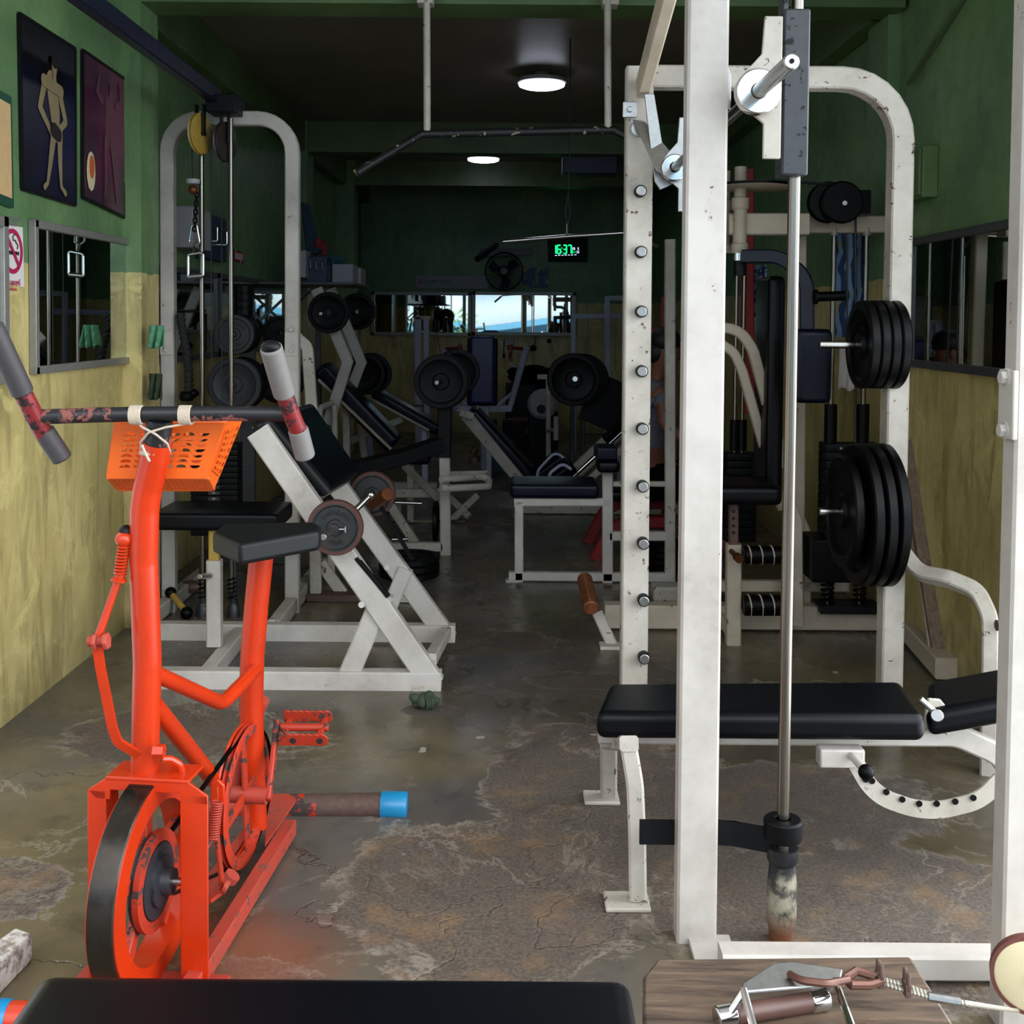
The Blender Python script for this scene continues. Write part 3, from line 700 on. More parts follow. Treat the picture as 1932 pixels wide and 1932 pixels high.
# pulley wheel, crank, pedal, belt
pc = P(470, 1500, 2.93); pr = .178
pw = MB().lathe([(pr, .0), (pr+.006, .003), (pr-.006, .010), (pr+.006, .017), (pr, .02), (pr-.022, .02), (pr-.022, .0)], pc, L_, 64).build('pulley_wheel', 'red_worn', bike)
MB().lathe([(pr+.002, .024), (pr+.006, .028), (pr+.006, .03), (pr-.02, .03), (pr-.02, .024)], pc, L_, 64).build('guard_ring', 'red', pw)
mb = MB()
for k in range(4):
    a = math.pi/2*k+.12; d = ax*math.cos(a)+V((0, 0, 1))*math.sin(a)
    mb.bar(pc+L_*.01+d*.02, pc+L_*.01+d*(pr-.012), .03, .008, tx)
mb.build('wheel_spoke', 'red_worn', pw, bevel=.002)
MB().cyl(pc+L_*.06, pc-L_*.05, .022, 20).build('bottom_bracket', 'red_dusty', pw)
cr0 = pc-L_*.055; cr1 = P(522, 1368, 3.05)
MB().bar(cr0, cr1, .026, .014, tx, .012).build('crank', 'red_worn', bike, bevel=.004)
pdl = thing
mb = MB(); pp = P(528, 1372, 3.05)
m_ = basis((1, -.05, 0), (0, -.25, 1))
mb.cyl(pp, pp+V((.135, 0, 0)), .011, 14)
for yy, zz in ((-.04, -.02), (.035, .018)):
    k = 11
    poly = [(0, -.017), (.128, -.017)]+[(.128+.006*(i % 2), -.017+.034*i/k) for i in range(1, k)]+[(.128, .017), (0, .017)]
    poly = [(0, -.017), (.128, -.017), (.136, -.008), (.136, .008), (.128, .017)]+[(.128-.128*i/14, .017+(.004 if i % 2 else 0)) for i in range(1, 14)]+[(0, .017)]
    mb.prism(poly, pp+V((.004, yy, zz)), (1, 0, 0), (0, -.3, 1), .006)
mb.box(pp+V((.02, 0, 0)), (.014, .075, .012), m_).box(pp+V((.118, 0, 0)), (.014, .075, .012), m_)
pd = mb.build('pedal', 'red_worn', bike, bevel=.0015)
mb = MB()
for xx in (.045, .118): mb.cyl(pp+V((xx, -.0445, -.0215)), pp+V((xx, -.0425, -.021)), .009, 14)
mb.build('pedal_reflector_hole', 'black_scuffed', pd)
# belt from the pulley wheel to the small hub pulley
hub = wc-L_*.0; r1, r2 = pr-.004, .05
c1, c2 = pc+L_*.01, W(0, -.02, .243)
dv = (c2-c1); D = dv.length; dn = dv.normalized(); up = V((0, 0, 1)); upn = (up-dn*dn.dot(up)).normalized()
al = math.acos((r1-r2)/D)
path = []
for i in range(25):
    a = al+(2*math.pi-2*al)*i/24; path.append(c1+dn*math.cos(a)*r1+upn*math.sin(a)*r1)
for i in range(13):
    a = -al+2*al*i/12; path.append(c2+dn*math.cos(a)*r2+upn*math.sin(a)*r2)
MB().sweep(path, [(-.006, -.002), (.006, -.002), (.006, .002), (-.006, .002)], True, up=upn).build('drive_belt', 'rubber', bike)
# spring and its bracket
def spring(a, b, r, turns, tr):
    a, b = V(a), V(b); m_ = basis(b-a, (0, 1, 0)); n = int(turns*12); L = (b-a).length
    return [a+m_ @ V((L*i/n, r*math.cos(i/12*6.283), r*math.sin(i/12*6.283))) for i in range(n+1)]
s0, s1 = P(410, 1512, 2.55), P(401, 1583, 2.53)
MB().tube(spring(s0, s1, .0125, 15, .002), .0021, 6).tube([P(410, 1485, 2.56), P(411, 1500, 2.55), s0], .0016, 6).tube([s1, P(398, 1590, 2.52), P(388, 1608, 2.5)], .0016, 6).build('tension_spring', 'red_dusty', bike)
MB().slab([P(398, 1480, 2.57), P(410, 1470, 2.57), P(423, 1482, 2.57), P(424, 1520, 2.57), P(396, 1520, 2.57)], .012, (0, 1, 0)).build('spring_bracket', 'red', bike, bevel=.003)
MB().bar(P(402, 1515, 2.6), P(420, 1675, 2.62), .022, .008, (1, 0, 0)).bar(P(420, 1680, 2.62), P(395, 1700, 2.6), .016, .01).build('brake_arm', 'red_worn', bike, bevel=.002)
for q0, q1, rr in ((P(422, 1672, 2.6), P(430, 1676, 2.6), .016), (P(432, 1660, 2.75), P(440, 1650, 2.75), .02)): MB().cyl(q0, q1, rr, 14).build('bolt', 'red_dusty', bike)
# tension lever on the left
lv = [P(183, 1215, 2.36), P(190, 1262, 2.37), P(212, 1372, 2.39), P(222, 1400, 2.4), P(262, 1424, 2.42)]
lev = MB().sweep(fillet(lv, .03), [(-.010, -.004), (.010, -.004), (.010, .004), (-.010, .004)], up=(0, 1, 0)).build('tension_lever', 'red', bike)
MB().cyl(P(166, 1210, 2.36), P(200, 1208, 2.36), .012, 14).cyl(P(176, 1210, 2.355), P(184, 1210, 2.355), .019, 6).cyl(P(196, 1210, 2.355), P(205, 1209, 2.355), .019, 6).build('lever_joint', 'red_dusty', lev, bevel=.002)
MB().tube([P(184, 1205, 2.36), P(224, 1092, 2.38)], .0085, 12).build('tension_rod', 'red', bike)
MB().lathe([(0, 0), (.017, 0), (.017, .004), (.010, .008), (.010, .016), (.0, .016)], P(224, 1096, 2.38), (P(228, 1075, 2.38)-P(224, 1096, 2.38)), 20, False).tube(spring(P(226, 1085, 2.38), P(234, 1030, 2.38), .0115, 9, .002), .0028, 6).ball(P(235, 1017, 2.38), .02, (1, 1, .9)).build('tension_spring_knob', 'red', bike)
MB().ball(P(238, 1004, 2.385), .016, (1, 1, 1)).build('black_knob', 'black_paint', bike)
MB().cyl(P(290, 1418, 2.40), P(310, 1418, 2.40), .016, 6).tube([P(305, 1432, 2.42), P(322, 1432, 2.43), P(340, 1442, 2.44), P(345, 1465, 2.45)], .008, 8, fil=.02).build('pivot_bolt', 'red', bike)
# saddle
mb = MB()
zz = P(440, 988, 2.95).z
top = [PZ(401, 1008, zz), PZ(438, 989, zz), PZ(588, 985, zz), PZ(598, 992, zz), PZ(480, 1035, zz), PZ(440, 1030, zz)]
top = [PZ(400, 1003, zz), PZ(425, 987, zz), PZ(592, 984, zz), PZ(606, 990, zz), PZ(604, 1000, zz), PZ(452, 1026, zz)]
sd = MB().slab([p+V((0, 0, -.055)) for p in top], .055, (0, 0, 1)).build('saddle', 'vinyl_grey', bike)
bmx = sd.modifiers.new('b', 'BEVEL'); bmx.width = .012; bmx.segments = 4; bmx.limit_method = 'ANGLE'
# basket
bk = thing('plastic_basket', 'orange plastic basket tied behind the bike handlebar', 'basket', P(310, 925, 2.5))
def P_(u, v, d): return P(u, v, d)
fl_, fr_ = P(218, 797, 2.38), P(424, 797, 2.38); bl_, br_ = P(203, 901, 2.40), P(392, 901, 2.40)
back = V((0, .17, 0)); backb = V((.012, .115, -.075)); 
def quad(a, b, c, d, s, t_): return a.lerp(b, s).lerp(d.lerp(c, s), t_)
def holed(mb, a, b, c, d, nx, nz, mx, mz, hole, even=0):
    """panel a-b-c-d (a top left) with nx x nz half-round holes; margins as fractions"""
    n = (b-a).cross(d-a).normalized()
    for i in range(nx):
        for j in range(nz):
            s0_, s1_ = mx+(1-2*mx)*i/nx, mx+(1-2*mx)*(i+1)/nx; t0_, t1_ = mz+(1-2*mz)*j/nz, mz+(1-2*mz)*(j+1)/nz
            cs, ct = (s0_+s1_)/2, (t0_+t1_)/2; hw, hh = (s1_-s0_)/2, (t1_-t0_)/2
            N = 16; inner = []; outer = []
            for k in range(N):
                an = 2*math.pi*k/N; x, y = math.cos(an), math.sin(an)
                f_ = 1/max(abs(x), abs(y)); outer.append((cs+hw*x*f_, ct+hh*y*f_))
                if hole == 'half':
                    yy = y if (i % 2 == even) else -y
                    yi = (max(y, -.0) if (i % 2) else min(y, 0.0))
                    inner.append((cs+hw*.8*x, ct+hh*.85*(yi*1.5-(.55 if i % 2 else -.55))))
                else: inner.append((cs+hw*.6*x*f_*.9, ct+hh*.6*y*f_*.9))
            vs = [quad(a, b, c, d, s, t_) for s, t_ in outer+inner]
            mb.add(vs, [(k, (k+1) % N, N+(k+1) % N, N+k) for k in range(N)])
    def strip(s0_, s1_, t0_, t1_): mb.add([quad(a, b, c, d, s, t_) for s, t_ in ((s0_, t0_), (s1_, t0_), (s1_, t1_), (s0_, t1_))], [(0, 1, 2, 3)])
    strip(0, 1, 0, mz); strip(0, 1, 1-mz, 1); strip(0, mx, mz, 1-mz); strip(1-mx, 1, mz, 1-mz)
    return mb
lo = P(222, 924, 2.52); ro = P(404, 924, 2.52)
BL, BR = fl_+back+V((.012, 0, .01)), fr_+back+V((.006, 0, .01))
mb = MB(); holed(mb, fl_, fr_, br_, bl_, 6, 7, .09, .16, 'half')
holed(mb, BL, BR, ro, lo, 6, 7, .09, .14, 'half')
holed(mb, fr_, BR, ro, br_, 3, 7, .12, .16, 'half'); holed(mb, BL, fl_, bl_, lo, 3, 7, .12, .16, 'half')
holed(mb, bl_, br_, ro, lo, 20, 4, .03, .1, 'sq')
w_ = mb.build('basket_body', 'orange', bk, smooth=0); md = w_.modifiers.new('thick', 'SOLIDIFY'); md.thickness = .0035
MB().tube([fl_, fr_, BR, BL], .005, 8, closed=True, fil=.015).build('basket_rim', 'orange', bk)
MB().tube([bl_, br_, ro, lo], .0035, 8, closed=True, fil=.01).build('basket_base_edge', 'orange', bk)

# ================================================================ NEAR BLACK BENCH PAD (bottom edge of the photo)
o = thing('flat_bench', 'flat bench with a long black pad across the bottom edge of the photo', 'bench', (-.25, 1.52, 0))
pa, pb = P(78, 1899, 1.72), P(1188, 1915, 1.72)
MB().pad(((pa.x+pb.x)/2, 1.59, .425), (pb.x-pa.x, .27, .07), r=.03, seg=5).build('pad', 'vinyl', o)
MB().bar((pa.x+.06, 1.59, .36), (pb.x-.06, 1.59, .36), .05, .05).build('rail', 'white_worn', o, bevel=.003)
for x in (pa.x+.12, pb.x-.12):
    MB().bar((x, 1.59, .34), (x, 1.59, .03), .05, .05).bar((x, 1.45, .02), (x, 1.73, .02), .05, .04).build('leg', 'white_worn', o, bevel=.003)
# whitewashed block
a = PZ(12, 1848, .05)
mb = MB().slab([PZ(-30, 1905, 0), PZ(-2, 1880, 0), PZ(62, 1812, 0), PZ(30, 1800, 0), PZ(-40, 1852, 0)], .065, (0, 0, 1))
tag(mb.build('wooden_block', 'block', bevel=.006), 'whitewashed wooden block on the floor at the left edge of the photo', 'block')

# ================================================================ SMITH MACHINE (side on: bar runs away from the camera)
Y0, Y1 = 2.62, 4.0; XP = .45; XQ = 1.385; TW = .085
sm = thing('smith_machine', 'large white smith machine with chrome guide rods and catch pegs', 'smith machine', (.9, 3.3, 0))
p0 = P(1326, 1000, Y0); top_z = P(1197, 150, Y1).z
MB().rect([(p0.x, Y0+.03, 0.0), (p0.x-.004, Y0+.03, 2.72)], .096, .062, (0, 1, 0)).build('front_post', 'white', sm)
# rear arch: post with pegs, rounded corner, storage post
rp = P(1201, 800, Y1); rq = P(1690, 700, Y1); zt = P(1400, 148, Y1).z
MB().rect([(rp.x, Y1, 0), (rp.x-.006, Y1, P(1197, 128, Y1).z)], .096, .07, (0, 1, 0)).build('rear_post', 'white_worn', sm)
MB().rect([(rp.x, Y1, zt), (rq.x, Y1, zt), (rq.x, Y1, 0.0)], .078, .075, (0, 1, 0), fil=.22).build('rear_arch', 'white_worn', sm)
MB().rect([(rp.x-.0, Y1-.06, zt-.05), (p0.x+.0, Y0+.03, zt+.28)], .075, .045, (1, 0, 0)).build('top_side_tube', 'cream', sm)
MB().rect([(p0.x+.03, 2.485, .04), (1.2, 2.485, .04)], .058, .065, (0, 1, 0)).box((p0.x+.03, 2.555, .008), (.10, .16, .014)).build('base_tube', 'white', sm)
# brace sweeping from the storage post towards the camera
MB().rect([P(1706, 1045, 3.95), P(1735, 1082, 3.9), P(1790, 1092, 3.8), P(1845, 1115, 3.72), P(1868, 1165, 3.66), P(1868, 1240, 3.64), fl(P(1868, 1300, 3.64))], .052, .045, (0, 1, 0), fil=.09).build('curved_brace', 'white_worn', sm)
MB().cyl(P(1880, 1180, 3.6), P(1890, 1180, 3.6), .018, 12).build('brace_bolt', 'rust', sm)
# pegs on the rear post
mb = MB()
for v in (362, 476, 588, 700, 808, 916, 1023, 1130, 1238):
    c = P(1207+(v-362)*.008, v, Y1-.035); z = c.z
    g = MB().cyl(c+V((0, 0.0, 0)), c+V((.0, -.04, 0)), .0185, 20).build('catch_peg', 'steel', sm, bevel=.003)
    MB().lathe([(.0175, .0), (.0215, .0), (.0215, .03), (.0175, .03)], c+V((0, -.001, 0)), (0, -1, 0), 20).build('peg_ring', 'iron', g)
for v in (207,):
    c = P(1188, v, Y1-.04)
    MB().box(c, (.05, .008, .055)).cyl(c, c+V((0, -.012, 0)), .011, 6).build('bolt_plate', 'steel', sm, bevel=.002)
# guide rods with their footings
gx = P(1487, 1000, Y0+.02).x
t = NT('greasy_rusty_footing'); n = t.noise(18, 6, .7, t.coord('World')); zz_ = t.node('ShaderNodeSeparateXYZ', i_Vector=t.coord('World')).outputs[2]
hi_ = t.ramp(t.math('ADD', zz_, t.math('MULTIPLY', n, .12)), [(.20, 0.), (.25, 1.)]); lo_ = t.ramp(t.math('ADD', zz_, t.math('MULTIPLY', n, .1)), [(.07, 1.), (.14, 0.)])
M['footing'] = t.out(t.mix(lo_, t.mix(hi_, t.mix(t.ramp(n, [(.45, 0.), (.6, 1.)]), '8f8a78', '3a3834'), '14151a'), '6b4530'), .4, bump=n, bstr=.5)
def guide(x, y, ztop):
    MB().cyl((x, y, .2), (x, y, ztop), .0145, 24).build('guide_rod', 'rod', sm)
    MB().lathe([(0, .0), (.028, .0), (.030, .03), (.036, .05), (.035, .14), (.031, .19), (.037, .2), (.037, .23), (0.0, .23)], (x, y, .0), (0, 0, 1), 28, False).build('rod_footing', 'footing', sm)
    MB().lathe([(.018, .0), (.044, .0), (.046, .01), (.046, .045), (.042, .05), (.018, .05)], (x, y, .25), (0, 0, 1), 32).build('rod_collar', 'iron', sm, bevel=.002)
guide(gx, Y0+.02, 2.75); guide(gx, Y1-.1, 2.45)
MB().sweep(fillet([(gx-.03, Y0+.02, .245), (gx-.10, Y0+.05, .245), (gx-.14, Y0+.06, .245), (gx-.335, Y0+.06, .245)], .05), [(-.006, -.045), (.006, -.045), (.006, .045), (-.006, .045)][0:4], up=(0, 1, 0)).build('safety_strap', 'navy_paint', sm, bevel=.002) if False else None
mb = MB(); pts = fillet([(gx-.03, Y0+.02, .245), (gx-.11, Y0+.055, .245), (gx-.15, Y0+.06, .245), (gx-.34, Y0+.06, .245)], .06)
for i in range(len(pts)-1): mb.bar(pts[i], pts[i+1], .008, .06, ext=.001)
mb.build('safety_strap', 'black_paint', sm)
# bar carriage, hooks and bar
bz = P(1420, 182, 2.6).z; bx = P(1424, 182, 2.58).x
car = MB().box((gx-.008, Y0+.02, (P(1487, 14, Y0-.02).z+P(1487, 330, Y0-.02).z)/2), (.062, .07, P(1487, 14, Y0-.02).z-P(1487, 330, Y0-.02).z)).build('bar_carriage', 'black_scuffed', sm, bevel=.005)
MB().box((gx-.033, Y0+.02, 2.08), (.012, .05, .36)).build('carriage_plate', 'black_scuffed', car, bevel=.002)
MB().box((gx-.045, Y0+.05, P(1400, 45, 2.65).z-.02), (.05, .04, .06)).build('cable_block', 'black_paint', car, bevel=.003)
hz = lambda v: P(1440, v, Y0-.02).z
def hook(y, dz=0, sgn=1):
    poly = [(-.012, hz(38)-bz), (.028, hz(38)-bz), (.028, hz(303)-bz), (-.012, hz(303)-bz), (-.012, hz(238)-bz), (-.045, hz(215)-bz), (-.075, .02), (-.05, .055), (-.018, hz(108)-bz)]
    return MB().prism(poly, (bx+.03, y, bz+dz), (1, 0, 0), (0, 0, 1), .012)
hook(Y0-.05).build('catch_hook', 'white_worn', sm, bevel=.002)
hook(Y1-.15).build('catch_hook', 'steel', sm, bevel=.002)
MB().prism([(-.09, .28), (-.055, .28), (-.005, .0), (.01, -.03), (-.03, -.05), (-.05, -.02)], (bx-.01, Y1-.12, bz-.02), (1, 0, 0), (0, 0, 1), .01).build('hook_arm', 'steel', sm, bevel=.002)
MB().prism([(-.10, .22), (-.075, .23), (-.0, .04), (-.0, -.04), (-.04, -.04)], (bx-.03, Y0+.09, bz+.03), (1, 0, 0), (0, 0, 1), .01).build('hook_arm', 'steel', sm, bevel=.002)
c = P(1206, 243, Y1-.05); MB().lathe([(.012, 0), (.03, 0), (.03, .008), (.012, .008)], c, (0, -1, 0), 24).slab([c+V((-.025, -.01, .03)), c+V((.02, -.01, .02)), V((bx+.01, Y1-.16, bz+.03)), V((bx-.02, Y1-.16, bz-.03)), V((bx-.06, Y1-.16, bz-.01))], .01, (0, -1, 0)).build('hook_pivot', 'steel', sm, bevel=.002)
MB().cyl((bx, Y1+.2, bz), (bx, Y0-.04, bz), .0145, 20).build('barbell_bar', 'rod', sm)
MB().cyl((bx, Y0-.07, bz), (bx, 2.245, bz), .0165, 24).build('bar_sleeve', 'steel', sm, bevel=.003)
e = V((bx, 2.243, bz)); MB().cyl(e, e+V((0, .006, 0)), .005, 12).build('sleeve_dimple', 'iron', sm)
MB().lathe([(.017, 0), (.050, .0), (.052, .005), (.052, .03), (.017, .03)], (bx, Y0-.085, bz), (0, 1, 0), 36).build('sleeve_collar', 'chrome', sm, bevel=.002)
MB().lathe([(.017, 0), (.044, .0), (.046, .005), (.046, .03), (.017, .03)], (bx, Y1-.19, bz), (0, 1, 0), 36).build('sleeve_collar', 'chrome', sm, bevel=.002)
# plate storage pegs
for v, u in ((650, 1546), (965, 1546)):
    c = P(u, v, Y1-.02)
    MB().cyl((rq.x-.035, c.y, c.z), (c.x, c.y, c.z), .0135, 18).build('storage_peg', 'chrome', sm, bevel=.002)

# ---------------------------------------------------------------- weight plates
def plate_mesh(r, th, name, mat, word='', word2='', hole=.016, hubr=.28, font=None, grips=False):
    """plate whose axis is local +y; the lettered face looks towards -y"""
    hb_ = r*hubr
    prof = [(hole, -th*.55), (hb_, -th*.55), (hb_*1.05, -th*.35), (hb_*1.15, -th*.18), (r*.76, -th*.18), (r*.80, -th*.3), (r*.82, -th*.5), (r*.97, -th*.5), (r, -th*.35),
            (r, th*.35), (r*.97, th*.5), (r*.82, th*.5), (r*.8, th*.3), (r*.76, th*.18), (hb_*1.15, th*.18), (hb_, th*.5), (hole, th*.5)]
    mb = MB().lathe(prof, (0, 0, 0), (0, 1, 0), 56)
    o = mb.build(name, mat, at=(0, 0, 0))
    if word:
        fs = font or r*.24
        mb = MB()
        rad = r*(hubr*1.15+.78)/2
        mb.arctext(word, (0, -th*.26, 0), (1, 0, 0), (0, 0, 1), rad, 90+(len(word)-1)*fs/rad*57*.42, fs/rad*57*.84, fs, th*.3)
        if word2: mb.arctext(word2, (0, -th*.26, 0), (1, 0, 0), (0, 0, 1), rad, 270-(len(word2)-1)*fs/rad*57*.36, fs/rad*57*.72, fs, th*.3, flip=True)
        C.objects.unlink(o) if False else None
        ORG[o.name] = V((0, 0, 0)); mb.build('raised_lettering', mat, o, smooth=0)
    return o
PROTO = {}
def plate(kind, loc, axis, label, group, tilt=0):
    """axis 'y' or 'x' (lettered face looks to -axis) or 'z'"""
    r, th, mat, w1, w2 = kind[:5]; key = kind
    loc = V(loc)
    rt = {'y': (0, 0, 0), 'x': (0, 0, R(-90)), 'z': (R(90), 0, 0)}[axis] if isinstance(axis, str) else axis
    if key not in PROTO:
        o = plate_mesh(r, th, 'weight_plate', mat, w1, w2); o.location = loc; o.rotation_euler = rt; PROTO[key] = o
        tag(o, label, 'weight plate', group); ORG[o.name] = loc
        return o
    o = copy_tree(PROTO[key], loc, rt, label); o['group'] = group; return o
up4 = (.158, .033, 'rubber', 'BARBELL', '')
pos = ['first from the peg tip', 'second from the peg tip', 'third from the peg tip', 'against the post']
c = P(1640, 650, Y1-.02)
for k in range(4):
    plate(up4, (P(1628, 650, 3.98).x+.036*k, c.y, c.z-.0), 'x', 'black plate on the upper storage peg of the smith machine, '+pos[k], 'plates on the upper storage peg')
c = P(1640, 965, Y1-.02)
lo4 = (.255, .036, 'rubber', 'OLYMPIC', 'LB'); lo3 = (.20, .034, 'rubber', '', '')
plate(lo3, (P(1592, 965, 3.98).x, c.y, c.z+.0), 'x', 'smallest black plate at the tip side of the lower storage peg', 'plates on the lower storage peg')
for k in range(3):
    plate(lo4, (P(1592, 965, 3.98).x+.05+.045*k, c.y, c.z-.01), 'x', 'big black plate on the lower storage peg, '+['next to the small one', 'the middle one of the big plates', 'against the white post'][k], 'plates on the lower storage peg')

# ================================================================ ADJUSTABLE BENCH
o = thing('adjustable_bench', 'white adjustable bench with black pads crossing the smith machine', 'bench', (.75, 3.1, 0))
mb = MB(); zt_ = .452; zb_ = .378
q_ = [PZ(1124, 1345, zt_), PZ(1748, 1350, zt_), PZ(1700, 1283, zt_), PZ(1150, 1287, zt_)]
th = q_[0].z-zb_
pd_ = MB().slab([p-V((0, 0, th)) for p in q_], th, (0, 0, 1)).build('seat_pad', 'vinyl', o)
m2 = pd_.modifiers.new('b', 'BEVEL'); m2.width = .024; m2.segments = 5; m2.limit_method = 'ANGLE'
mb = MB().slab([P(1745, 1345, 3.0), P(1890, 1318, 2.98), P(1960, 1300, 2.97), P(1960, 1248, 3.22), P(1895, 1257, 3.22), P(1748, 1284, 3.22)], .07, (.1, -.15, -1))
bp = mb.build('back_pad', 'vinyl', o); m2 = bp.modifiers.new('b', 'BEVEL'); m2.width = .024; m2.segments = 5; m2.limit_method = 'ANGLE'
yc = 3.08
MB().rect([(q_[0].x+.02, yc, .345), (P(1800, 1410, yc).x, yc, .345), P(1880, 1420, yc)+V((0, 0, .0)), P(1935, 1490, yc), P(1985, 1690, yc)], .06, .05, (0, 1, 0), fil=.14).build('main_rail', 'white', o)
MB().box(((q_[0].x+q_[1].x)/2, yc-.08, .373), (q_[1].x-q_[0].x-.09, .03, .012)).build('seat_bracket', 'white', o, bevel=.002)
a0 = P(1180, 1400, 2.86)
lg = MB().rect([P(1185, 1405, 2.9), P(1198, 1480, 2.86), P(1202, 1580, 2.82), fl(P(1203, 1720, 2.80))+V((0, 0, .012))], .045, .036, (0, 1, 0), fil=.3).build('leg', 'white_worn', o)
MB().box(fl(P(1182, 1732, 2.80))+V((.0, 0, .006)), (.115, .09, .012)).build('foot_plate', 'white_worn', lg, bevel=.004)
lg = MB().rect([P(1148, 1400, 3.3), fl(P(1148, 1525, 3.42))+V((0, 0, .012))], .05, .04, (0, 1, 0)).build('leg', 'white_worn', o)
MB().box(fl(P(1134, 1532, 3.42))+V((0, 0, .006)), (.11, .09, .012)).build('foot_plate', 'white_worn', lg, bevel=.004)
MB().rect([P(1187, 1403, 2.88), P(1150, 1400, 3.3)], .05, .04, (0, 0, 1)).build('leg_crossbar', 'white_worn', o)
MB().rect([fl(P(1990, 1560, 2.95))+V((0, 0, .03)), fl(P(1975, 1560, 3.3))+V((0, 0, .03))], .05, .05, (0, 0, 1)).build('rear_foot', 'white_worn', o)
# adjusting arc with holes
arc = fillet([P(1612, 1435, 2.98), P(1650, 1500, 2.98), P(1750, 1535, 2.98), P(1850, 1510, 2.98), P(1888, 1470, 2.98)], .3, 10)
pr_ = [(-.004, -.027), (.004, -.027), (.004, .027), (-.004, .027)]
mb = MB().sweep(arc, [(-.023, -.004), (.023, -.004), (.023, .004), (-.023, .004)], up=(0, 1, 0))
ar = mb.build('adjusting_arc', 'white_worn', o)
mb = MB()
for u, v in ((1633, 1470), (1645, 1473), (1672, 1494), (1702, 1508), (1734, 1516), (1767, 1516), (1802, 1512), (1836, 1505)):
    c = P(u, v, 2.972); g = MB().cyl(c, c+V((0, -.003, 0)), .0085, 14).build('adjusting_hole', 'iron', ar)
MB().box(P(1585, 1426, 2.96), (.12, .05, .05)).build('pivot_bracket', 'white', o, bevel=.005)
MB().tube([P(1607, 1426, 2.93), P(1620, 1440, 2.88), P(1633, 1455, 2.84)], .011, 12).build('pop_pin', 'white', o)
MB().ball(P(1634, 1457, 2.83), .0205).build('black_knob', 'rubber', o)
MB().box(P(1782, 1362, 3.02), (.035, .03, .06), Matrix.Rotation(R(-35), 3, 'Y')).slab([P(1738, 1385, 3.02), P(1800, 1385, 3.02), P(1808, 1360, 3.02), P(1775, 1320, 3.02), P(1752, 1318, 3.02)], .012, (0, 1, 0)).build('hinge_bracket', 'white_worn', o, bevel=.004)
MB().cyl(P(1768, 1350, 2.985), P(1768, 1350, 2.95), .017, 12).cyl(P(1735, 1318, 2.97), P(1765, 1345, 2.97), .009, 10).build('hinge_bolt', 'steel', o, bevel=.002)

# ================================================================ CABLE ROW STATION (right edge and bottom right)
o = thing('cable_row_station', 'white cable station post at the right edge of the photo', 'cable machine', (1.12, 2.3, 0))
pl = P(1911, 1000, 2.30)
MB().rect([(pl.x+.05, 2.33, 0), (pl.x+.05, 2.33, 2.6)], .10, .062, (0, 1, 0)).build('post', 'white', o)
MB().box((pl.x-.003, 2.33, (P(1895, 697, 2.33).z+P(1895, 828, 2.33).z)/2), (.012, .07, .145)).build('splice_plate', 'white', o, bevel=.003)
for v in (712, 812):
    c = P(1893, v, 2.33); g = MB().cyl(V((pl.x-.005, 2.33, c.z)), V((pl.x-.022, 2.33, c.z)), .015, 6).cyl(V((pl.x-.0, 2.33, c.z)), V((pl.x-.011, 2.33, c.z)), .020, 18).build('splice_bolt', 'white', o, bevel=.002)
MB().rect([(pl.x+.03, 2.33, .03), (pl.x+.6, 2.33, .03)], .06, .06, (0, 0, 1)).build('base_tube', 'white', o)
c = P(1950, 1840, 2.2); 
pu = MB().lathe([(.012, -.012), (.068, -.012), (.074, -.009), (.066, 0), (.074, .009), (.068, .012), (.012, .012)], c, (.35, 1, 0), 48).build('pulley', 'cream_plastic', o)
MB().lathe([(.0745, -.010), (.082, -.009), (.082, .009), (.0745, .010)], c, (.35, 1, 0), 48).build('pulley_tyre', 'wheel_rubber', pu)
MB().cyl(c+V((0, -.03, 0)), c+V((0.02, .13, 0)), .012, 14).build('pulley_axle', 'steel', pu)
# board
zb2 = .37
bd = [PZ(1240, 1808, zb2), PZ(1718, 1803, zb2), PZ(1800, 1932, zb2), PZ(1900, 2120, zb2), PZ(1218, 2120, zb2), PZ(1212, 1900, zb2), PZ(1213, 1842, zb2)]
g = thing('seat_board', 'worn brown plywood seat board at the bottom of the photo', 'board', fl((bd[0]+bd[1])/2))
tp = MB().slab([p-V((0, 0, .022)) for p in bd], .022, (0, 0, 1)).build('board_top', 'board', g, bevel=.006)
cb = sum(bd, V((0, 0, 0)))/len(bd)
for dx in (-.16, .2): MB().bar((cb.x+dx, cb.y+.0, .34), (cb.x+dx, cb.y, .0), .05, .05).build('leg', 'white_worn', g, bevel=.003)
# double row handle
zz = zb2
hd = thing('row_handle', 'chrome double row handle with a brown grip lying on the plywood board', 'cable handle', PZ(1480, 1880, zz))
tp_ = P(1500, 1843, 1.93)
MB().slab([PZ(1400, 1862, zz+.05), PZ(1462, 1823, zz+.06), PZ(1495, 1820, zz+.06), PZ(1590, 1835, zz+.05), PZ(1585, 1862, zz+.045), PZ(1402, 1878, zz+.045)], .006, (0, .2, 1)).build('yoke_plate', 'steel', hd, bevel=.002)
for q3 in ([PZ(1403, 1872, zz+.05), PZ(1372, 1920, zz+.02)], [PZ(1575, 1852, zz+.045), PZ(1545, 1880, zz+.02)], [PZ(1403, 1868, zz+.052), PZ(1425, 1950, zz+.03)], [PZ(1575, 1850, zz+.05), PZ(1615, 1960, zz+.03)]): MB().tube(q3, .0065, 10).build('yoke_rod', 'chrome', hd)
ga, gb = PZ(1350, 1920, zz+.017), PZ(1562, 1885, zz+.017)
MB().cyl(ga.lerp(gb, .17), ga.lerp(gb, .84), .0155, 20).build('grip', 'brown', hd, bevel=.002)
